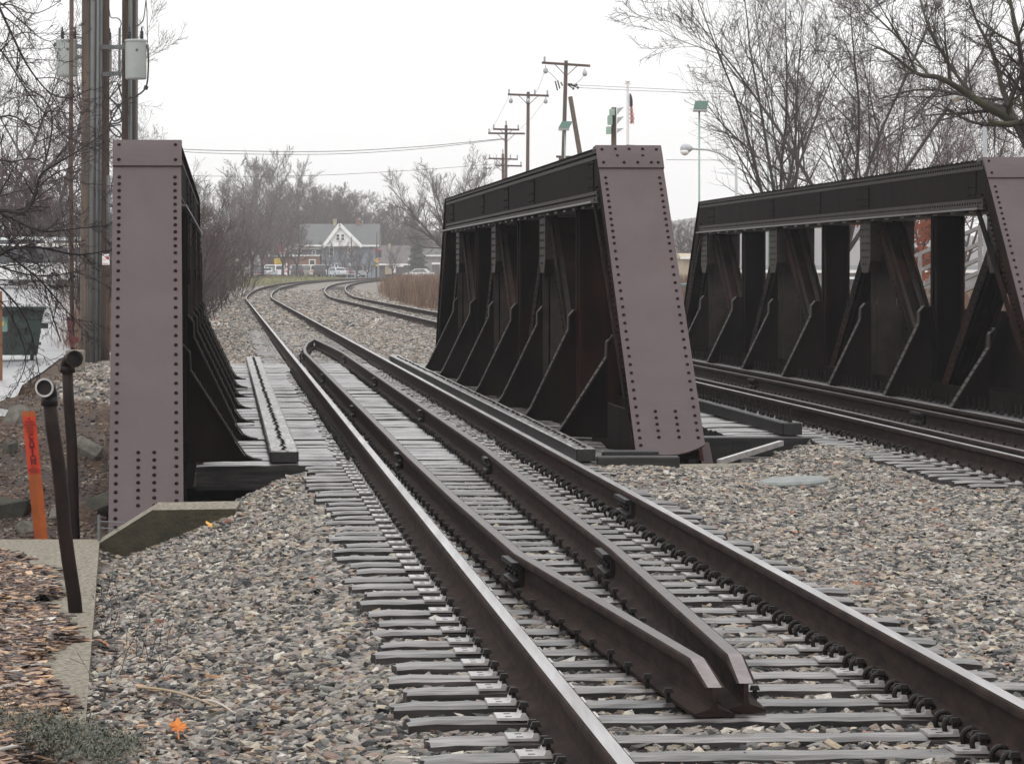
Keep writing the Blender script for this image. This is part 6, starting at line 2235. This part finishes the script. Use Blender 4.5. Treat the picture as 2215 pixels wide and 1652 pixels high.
def limb_tree(name, label, group, Y, limbs, counts, rmin, bark, twig, seed, ratio, ang, up, wob=.14, trunk=None, jit=1.5, start=.06):
    """tree whose main limbs are laid out one by one"""
    r = random.Random(seed)
    out = ([], [], [], [])
    o = Vector(at_px(trunk[0][0], Y)) if trunk else Vector((0, 0, 0))
    def conv(pts):
        w = [P(x, y, Y + dy) - o for x, y, dy in pts]
        res = []
        for i in range(len(w) - 1):
            a = w[max(i - 1, 0)]; b = w[i]; c_ = w[i + 1]; d = w[min(i + 2, len(w) - 1)]
            for k in range(4):
                t = k / 4
                q = .5 * ((2 * b) + (c_ - a) * t + (2 * a - 5 * b + 4 * c_ - d) * t * t + (3 * b - a - 3 * c_ + d) * t ** 3)
                res.append(tuple(q))
        res.append(tuple(w[-1]))
        return res
    if trunk:
        tp = conv([(x, y, 0) for x, y, _ in trunk])
        n = len(tp) - 1
        emit(out[0], out[1], tp, [trunk[0][2] + (trunk[-1][2] - trunk[0][2]) * i / n for i in range(n + 1)], 8)
    for pts, ra, rb, cnt in limbs:
        lp = conv(pts)
        n = len(lp) - 1
        lr = [ra + (rb - ra) * i / n for i in range(n + 1)]
        emit(out[0], out[1], lp, lr, 6)
        LB = sum(math.dist(a, b) for a, b in zip(lp, lp[1:]))
        ramify(r, lp, lr, 0, cnt or counts, rmin, ratio, ang, up, wob, out, start, None)
    return finish(name, out, bark, twig, label, 'tree', group, tuple(o))

# near tree beyond the right picture edge: mossy limbs reach in from the right
limb_tree('bare_tree', 'near tree at the right edge with thick green mossy limbs reaching left', GR, 72,
          [([(2300, 400, 0), (2235, 300, 0), (2190, 262, 0), (2130, 228, -1), (2080, 195, -1), (2030, 168, -2), (1985, 160, -2), (1930, 120, -3), (1880, 95, -3)], .115, .012, (11, 9, 6)),
           ([(2225, 330, 0), (2180, 245, 0), (2130, 220, 1), (2060, 200, 1), (1980, 195, 2), (1900, 215, 2)], .06, .01, (10, 8, 5)),
           ([(2200, 265, 0), (2170, 200, 1), (2150, 120, 1), (2110, 40, 1), (2080, -60, 1)], .06, .016, (10, 9, 6)),
           ([(2230, 300, 0), (2215, 200, 0), (2205, 100, -1), (2185, 0, -1), (2175, -80, -1)], .07, .02, (10, 9, 6)),
           ([(2120, 224, 0), (2060, 150, 1), (2010, 60, 1), (1985, -20, 2), (1965, -90, 2)], .04, .012, (10, 8, 5)),
           ([(2010, 165, 0), (1950, 90, 1), (1880, 20, 1), (1830, -50, 2)], .028, .008, (10, 8, 5)),
           ([(2215, 262, 0), (2175, 268, -1), (2140, 262, -1)], .05, .04, (3, 2))],
          (9, 6, 4), .0052, MAT['bark_green'], TD_, 51, .46, 40, .02, trunk=[(2300, 620, .26), (2300, 400, .2), (2240, 290, .14), (2235, 100, .1), (2225, -60, .08)])
# an oak that keeps a few rust brown leaves, seen through the truss
rt = tree(38, 4.6, .08, (8, 6, 4), .01, .3, 'small tree with rust brown leaves seen through the right truss panels', at_px(1985, 118), BD, TD_, ratio=.42, ang=48, leaders=3, lead_ang=45, group=GR)
r = np.random.default_rng(9)
cv = np.array([v.co for v in rt.children[1].data.vertices])
pick = cv[r.integers(0, len(cv), 900)] + r.normal(0, .08, (900, 3))
Vl = np.repeat(pick[:, None, :], 4, 1) + np.array([(-1, 0, -1), (1, .3, -.6), (1, 0, 1), (-1, -.3, .6)])[None] * r.uniform(.03, .06, (900, 1, 1))
lv = np_mesh('leaves', Vl.reshape(-1, 3), np.arange(3600).reshape(900, 4), simple('rust_leaf', (.22, .05, .025), (.30, .09, .04), 4, .7)); lv.parent = rt

# ------------------------------------------------------------------ near tree at the left edge
LB = [([(-60, 470, 0), (0, 455, 0), (54, 459, 0), (78, 415, 0), (90, 376, -.3), (130, 350, -.5), (173, 324, -.6), (234, 284, -.8)], .040, .008, (15, 7, 4)),
      ([(90, 376, 0), (108, 310, .3), (112, 248, .3), (92, 210, .4), (60, 190, .5), (28, 130, .5), (0, 60, .6)], .018, .005, (18, 8, 4)),
      ([(-40, -60, 0), (0, 20, 0), (36, 97, 0), (65, 151, .3), (108, 201, .4), (150, 212, .4), (200, 190, .4)], .028, .006, (15, 7, 4)),
      ([(-40, 60, 0), (10, 120, 0), (60, 200, -.3), (100, 250, -.3), (150, 300, -.4), (215, 325, -.4)], .02, .005, (18, 8, 4)),
      ([(-60, 590, 0), (0, 551, 0), (36, 536, 0), (90, 536, .2), (169, 551, .4), (241, 540, .5)], .034, .010, (15, 7, 4)),
      ([(-40, 440, 0), (20, 470, 0), (90, 500, 0), (160, 495, .3), (235, 488, .4)], .026, .007, (18, 8, 4)),
      ([(-40, 500, 0), (30, 560, 0), (90, 610, 0), (150, 680, .2), (190, 720, .3)], .026, .006, (18, 8, 4)),
      ([(-40, 590, 0), (20, 640, 0), (60, 700, .2), (78, 770, .3), (88, 830, .3)], .022, .005, (15, 7, 4)),
      ([(-40, 630, 0), (10, 660, 0), (50, 745, .2), (52, 800, .2), (20, 860, .2)], .018, .005, (9, 6, 4)),
      ([(-40, 560, 0), (40, 590, 0), (110, 597, 0), (170, 590, .2), (244, 625, .2)], .020, .005, (15, 7, 4)),
      ([(-40, 330, 0), (20, 350, 0), (80, 345, .5), (150, 390, .6), (225, 400, .6)], .018, .005, (10, 7, 4)),
      ([(-40, 270, 0), (20, 250, 0), (70, 270, .5), (110, 240, .6), (160, 250, .6)], .018, .005, (10, 7, 4)),
      ([(-40, 160, 0), (20, 90, 0), (60, 70, .5), (110, 90, .6), (150, 60, .8)], .015, .004, (10, 7, 4)),
      ([(-40, 20, 0), (20, 10, 0), (70, 30, .5), (120, 10, .6), (150, -20, .8)], .015, .004, (10, 7, 4))]
LB = [(p_, a_ * .62, b_ * .62, c_) for p_, a_, b_, c_ in LB]
limb_tree('bare_tree', 'near bare tree reaching in from the left edge with curving twigs', None, 40, LB, (9, 6, 4), .0026, MAT['bark_dark'], TD_, 77, .42, 42, -.012, .17, trunk=[(-130, 1150, .16), (-110, 700, .13), (-80, 480, .1), (-60, 200, .07), (-50, -60, .05)], start=.04)

# ------------------------------------------------------------------ thickets and shrubs (multi-stemmed)
def thicket(seed, H, stems, rmin, counts, spread, label, loc, twig, group, name='bare_shrub', width=1.0, ang=36, bark=None):
    r = random.Random(seed)
    out = ([], [], [], [])
    for k in range(stems):
        x, y = r.uniform(-width, width), r.uniform(-width, width)
        d = _norm((r.uniform(-spread, spread), r.uniform(-spread, spread), 1))
        L = H * r.uniform(.6, 1.0)
        lp = branch_path(r, (x, y, -.2), d, L, 7, .1, .02)
        r0 = rmin * 4
        lr = [max(rmin, r0 * (1 - .85 * j / 7)) for j in range(8)]
        emit(out[0], out[1], lp, lr, 5)
        ramify(r, lp, lr, 0, counts, rmin, .5, ang, .03, .08, out, .12)
    return finish(name, out, bark or BD, twig, label, 'shrub', group, loc)
def tree_copy(src, loc, s, rz, label, group=None, sz=None):
    c_ = copy_tree(src)
    c_.location = loc; c_.scale = (s, s, sz or s); c_.rotation_euler = (0, 0, rz)
    tag(c_, label, None, group)
    return c_
GT = 'reddish bare thicket left of the tracks'
sh1 = thicket(61, 3.9, 18, .006, (11, 8, 3), .42, 'reddish bare shrub behind the inner edge of the left truss', at_px(385, 150), TR_, GT, width=1.6)
sh2 = thicket(62, 4.2, 18, .006, (11, 8, 3), .48, 'grey brown bare shrub just right of the left end plate top', at_px(325, 118), TG_, GT, width=1.5)
spots = [(365, 134, 1.0, 'bare shrub rising above the left end plate, right of the transformer pole', 1), (300, 108, 1.0, 'bare shrub showing between the conduit pole and the end plate top', 2),
         (405, 172, 1.05, 'bare shrub second from the end plate along the left thicket', 1), (425, 195, 1.1, 'bare shrub in the middle of the left thicket', 2),
         (440, 215, 1.1, 'bare shrub towards the far end of the left thicket', 1), (400, 205, 1.35, 'taller bare shrub rising behind the middle of the left thicket', 2),
         (465, 245, 1.15, 'bare shrub beside the small tree at the far end of the thicket', 1), (270, 100, 1.1, 'bare shrub behind the conduit pole', 2),
         (350, 160, 1.5, 'tall bare shrub behind the end plate edge', 1), (485, 285, 1.2, 'last bare shrub of the left thicket before the lawn', 2),
         (130, 118, .9, 'bare shrub low behind the thin mast', 2), (60, 125, 1.1, 'bare shrub behind the white sport utility', 1), (200, 130, 1.0, 'bare shrub between the big poles and the car park', 2), (10, 175, 1.5, 'tall bare shrub at the left edge beyond the car park', 1)]
for k, (x, Y, s, lab, w) in enumerate(spots):
    l_ = at_px(x, Y)
    if x < 230 and Y < 160: l_ = at_px(x, Y + 60)
    tree_copy(sh1 if w == 1 else sh2, l_, s * (1.25 if x < 230 else 1.0), k * 1.3, lab, GT)
# taller trees that fill the left sky behind the near twigs
tl1 = tree(63, 15, .2, (13, 10, 7), .009, .2, 'tall bare tree behind the near twigs at the left edge', at_px(20, 190), MAT['bark'], TG_, ratio=.48, ang=42, leaders=4, lead_ang=30, group='tall bare trees behind the big poles')
tree_copy(tl1, at_px(110, 205), .95, 2.1, 'tall bare tree showing between the thin mast and the left edge', 'tall bare trees behind the big poles')
tree_copy(tl1, at_px(235, 230), .72, 4.0, 'bare tree behind the brown poles', 'tall bare trees behind the big poles')
tree_copy(tl1, at_px(345, 215), .55, 1.0, 'thin bare tree rising beyond the left end plate top', 'tall bare trees behind the big poles')

# ------------------------------------------------------------------ small trees by the parked cars and the far tree line
fa = tree(71, 8.5, .24, (11, 9, 7), .014, .22, 'dark bare small tree with forked trunk before the parked cars, leftmost', at_px(522, 470), BD, TR_, ratio=.50, ang=46, leaders=3, lead_ang=42, group='small bare trees along the parked cars')
GS = 'small bare trees along the parked cars'
for (x, Y, s, rz, lab) in ((568, 480, 1.25, 1.0, 'dark bare tree between the dark blue and white cars'), (612, 500, 1.1, 2.2, 'bare tree before the yellow sign'), (642, 505, .95, 3.0, 'bare tree before the black van like car'),
                           (708, 515, .85, 4.0, 'small bare tree before the house gable'), (772, 515, .85, 5.0, 'small bare tree before the right house wall'), (745, 540, .9, .5, 'thin bare tree against the blue grey wall'),
                           (545, 440, 1.0, 1.9, 'bare tree with bent trunk at the end of the left thicket'), (795, 520, .8, 2.7, 'small bare tree left of the crossing signal'), (505, 400, 1.1, 3.6, 'bare tree in front of the silver sedan'),
                           (850, 540, .8, 1.4, 'small bare tree before the long low building')):
    tree_copy(fa, at_px(x, Y), s * (.92 if x < 660 else .62), rz, lab, GS)
fb = tree(72, 19, .32, (14, 11, 9), .022, .16, 'tall pale bare tree, highest of the pair left of the house', at_px(575, 640), MAT['bark'], TG_, ratio=.46, ang=36, leaders=5, lead_ang=24, group='bare trees behind the houses')
GB = 'bare trees behind the houses'
for (x, Y, s, sz, rz, lab) in ((615, 650, .98, .98, 2.0, 'tall pale bare tree, second of the pair left of the house'), (540, 660, .85, .8, 1.0, 'bare tree at the left end of the far tree line'),
                               (668, 650, .8, .68, 3.0, 'rounded bare tree behind the left end of the house roof'), (700, 655, .9, .73, 4.1, 'broad bare tree behind the left roof slope'), (738, 660, .9, .74, 5.0, 'broad bare tree straight behind the gable'),
                               (775, 655, .8, .66, .7, 'broad bare tree behind the right roof slope'), (815, 640, .6, .55, 1.7, 'bare tree behind the right corner of the house'), (842, 620, .62, .6, 2.9, 'bare tree left of the dark evergreen'),
                               (872, 610, .62, .62, 3.9, 'bare tree above the long low building'), (900, 650, .55, .48, 4.4, 'small bare tree behind the dark evergreen'), (935, 680, .6, .42, 5.4, 'low bare tree near the middle truss edge'),
                               (640, 700, 1.0, .8, 2.6, 'bare tree filling the gap left of the house roof'), (585, 560, .55, .5, 5.9, 'bare tree behind the green fronted shop'), (480, 560, .8, .72, 1.4, 'bare tree above the white garage'), (655, 720, 1.1, .86, 5.2, 'big bare tree rising above the left end of the house'), (720, 730, 1.1, .8, 1.1, 'bare tree in the row farther back behind the gable'), (760, 740, 1.1, .74, 2.4, 'bare tree in the row farther back right of the gable'), (800, 720, .9, .62, 3.3, 'bare tree in the back row above the right roof end'), (600, 590, .6, .5, .8, 'bare tree behind the red brick shop'),
                               (1500, 420, .5, .36, 1.0, 'bare tree between the middle and right trusses')):
    c_ = tree_copy(fb, at_px(x, Y), s, rz, lab, GB, sz)
# thick limbed pale tree above the middle truss
fc = tree(79, 12.0, .28, (13, 11, 8), .012, .22, 'spreading pale bare tree rising above the far end of the middle truss', at_px(985, 360), MAT['bark'], TG_, ratio=.50, ang=38, leaders=6, lead_ang=34, group=None)
# dark evergreen beside the low buildings
def evergreen(x, Y, H, Wd, label):
    loc = at_px(x, Y)
    root = empty('evergreen_tree', loc, 0, label, 'tree')
    mb = MB(); mb.tube([(0, 0, 0), (0, 0, H * .95)], [.25, .03], 8); mb.build('trunk', [BD], root)
    r = np.random.default_rng(3)
    n = 9000
    h = r.random(n) ** .8
    rad = Wd * (1 - h) ** .75 * (.35 + .65 * r.random(n)) * (.85 + .3 * np.sin(h * 40))
    az = r.random(n) * 6.283
    c = np.stack([rad * np.cos(az), rad * np.sin(az), .6 + h * (H - .6) - rad * .18], -1)
    a = r.normal(0, 1, (n, 3)); a /= np.linalg.norm(a, axis=1)[:, None]
    b = np.cross(a, r.normal(0, 1, (n, 3))); b /= np.linalg.norm(b, axis=1)[:, None]
    s = r.uniform(.10, .24, (n, 1))
    V = np.stack([c - a * s, c + b * s * .4, c + a * s, c - b * s * .4], 1)
    o = np_mesh('crown', V.reshape(-1, 3), np.arange(n * 4).reshape(n, 4), simple('evergreen_needles', (.035, .05, .045), (.06, .075, .06), 2, .8)); o.parent = root
evergreen(903, 560, 6.2, 2.0, 'dark evergreen tree right of the long low building')

# ------------------------------------------------------------------ tall dry weeds and brush
def blades(name, label, cat, N, sampler, hr, wr, mat, seed, lean=.18):
    r = np.random.default_rng(seed)
    X, Y = sampler(r, N)
    Z = ground_z(X, Y)
    n = len(X)
    h = r.uniform(hr[0], hr[1], n); w = wr * r.uniform(.5, 1.3, n) * np.maximum(Y / 150, .5)
    az = r.random(n) * 6.283
    lx, ly = r.normal(0, lean, n) * h, r.normal(0, lean, n) * h
    cx, sx = np.cos(az) * w, np.sin(az) * w
    V = np.stack([np.stack([X - cx, Y - sx, Z - .05], -1), np.stack([X + cx, Y + sx, Z - .05], -1), np.stack([X + lx + cx * .5, Y + ly + sx * .5, Z + h], -1), np.stack([X + lx - cx * .5, Y + ly - sx * .5, Z + h], -1)], 1)
    m, nt, b = new_mat(name + '_stems')
    geo = nt.nodes.new('ShaderNodeNewGeometry')
    nt.links.new(ramp(nt, geo.outputs['Random Per Island'], mat), b.inputs['Base Color'])
    b.inputs['Roughness'].default_value = .85
    o = np_mesh(name, V.reshape(-1, 3), np.arange(n * 4).reshape(n, 4), m)
    return tag(o, label, cat, kind='stuff')
def s1(r, N):
    Y = 128 + (430 - 128) * r.random(N) ** 1.7
    d = TR2 + 3.8 + r.random(N) * (18 + Y * .03) + .5 * np.sin(Y * .3)
    return XC1(Y) + d, Y
blades('tall_dry_weeds', 'tall reddish brown dry weeds right of the tracks before the middle truss', 'weeds', 60000, s1, (.6, 1.45), .011, [(0, (.045, .022, .016)), (.4, (.11, .06, .040)), (.75, (.17, .10, .062)), (1, (.26, .18, .10))], 5)
def s1b(r, N):
    Y = 120 + 60 * r.random(N)
    d = TR2 + 3.3 + r.random(N) * 1.6
    return XC1(Y) + d, Y
blades('straw_grass', 'low straw coloured grass at the foot of the tall weeds', 'grass', 9000, s1b, (.12, .4), .012, [(0, (.20, .13, .05)), (.6, (.32, .20, .08)), (1, (.38, .28, .13))], 6, .5)
def s2(r, N):
    Y = 92 + (270 - 92) * r.random(N) ** 1.2
    d = -4.3 - np.abs(r.normal(0, 1, N)) * np.interp(Y, [90, 130, 200], [.5, 1.2, 3.2]) - .5 * np.sin(Y * .21)
    return XC1(Y) + d, Y
blades('dry_brush', 'reddish brown dry brush along the left side of the tracks', 'brush', 26000, s2, (.2, 1.3), .009, [(0, (.07, .035, .03)), (.5, (.15, .08, .055)), (.85, (.22, .13, .08)), (1, (.26, .20, .12))], 7, .3)
def s3(r, N):
    Y = 240 + 290 * r.random(N)
    X = XC1(Y) - 4.2 - r.random(N) * 26
    return X, Y
blades('lawn_grass', 'short green and straw grass strip below the parked cars', 'grass', 16000, s3, (.05, .22), .02, [(0, (.08, .10, .025)), (.5, (.15, .16, .05)), (.8, (.22, .17, .07)), (1, (.16, .10, .05))], 8, .5)
def s4(r, N):
    Y = 58 + 10 * r.random(N); X = -4.2 - r.random(N) * 6
    return X, Y
blades('bank_grass', 'sparse tan grass along the top of the creek bank', 'grass', 2500, s4, (.05, .25), .006, [(0, (.10, .06, .03)), (1, (.26, .18, .09))], 9, .5)

# ------------------------------------------------------------------ haze
def haze():
    mb = MB(); mb.box(-900, 900, -12, 1750, -5.5, 42)
    m = bpy.data.materials.new('haze_air'); m.use_nodes = True
    nt = m.node_tree; nt.nodes.clear()
    out = nt.nodes.new('ShaderNodeOutputMaterial'); pv = nt.nodes.new('ShaderNodeVolumePrincipled')
    pv.inputs['Color'].default_value = (.96, .955, .98, 1)
    pv.inputs['Density'].default_value = .00032
    pv.inputs['Anisotropy'].default_value = .1
    nt.links.new(pv.outputs[0], out.inputs['Volume'])
    o = mb.build('haze', [m])
    tag(o, 'thin pale winter mist hanging over the whole place', 'haze', kind='stuff')
haze()
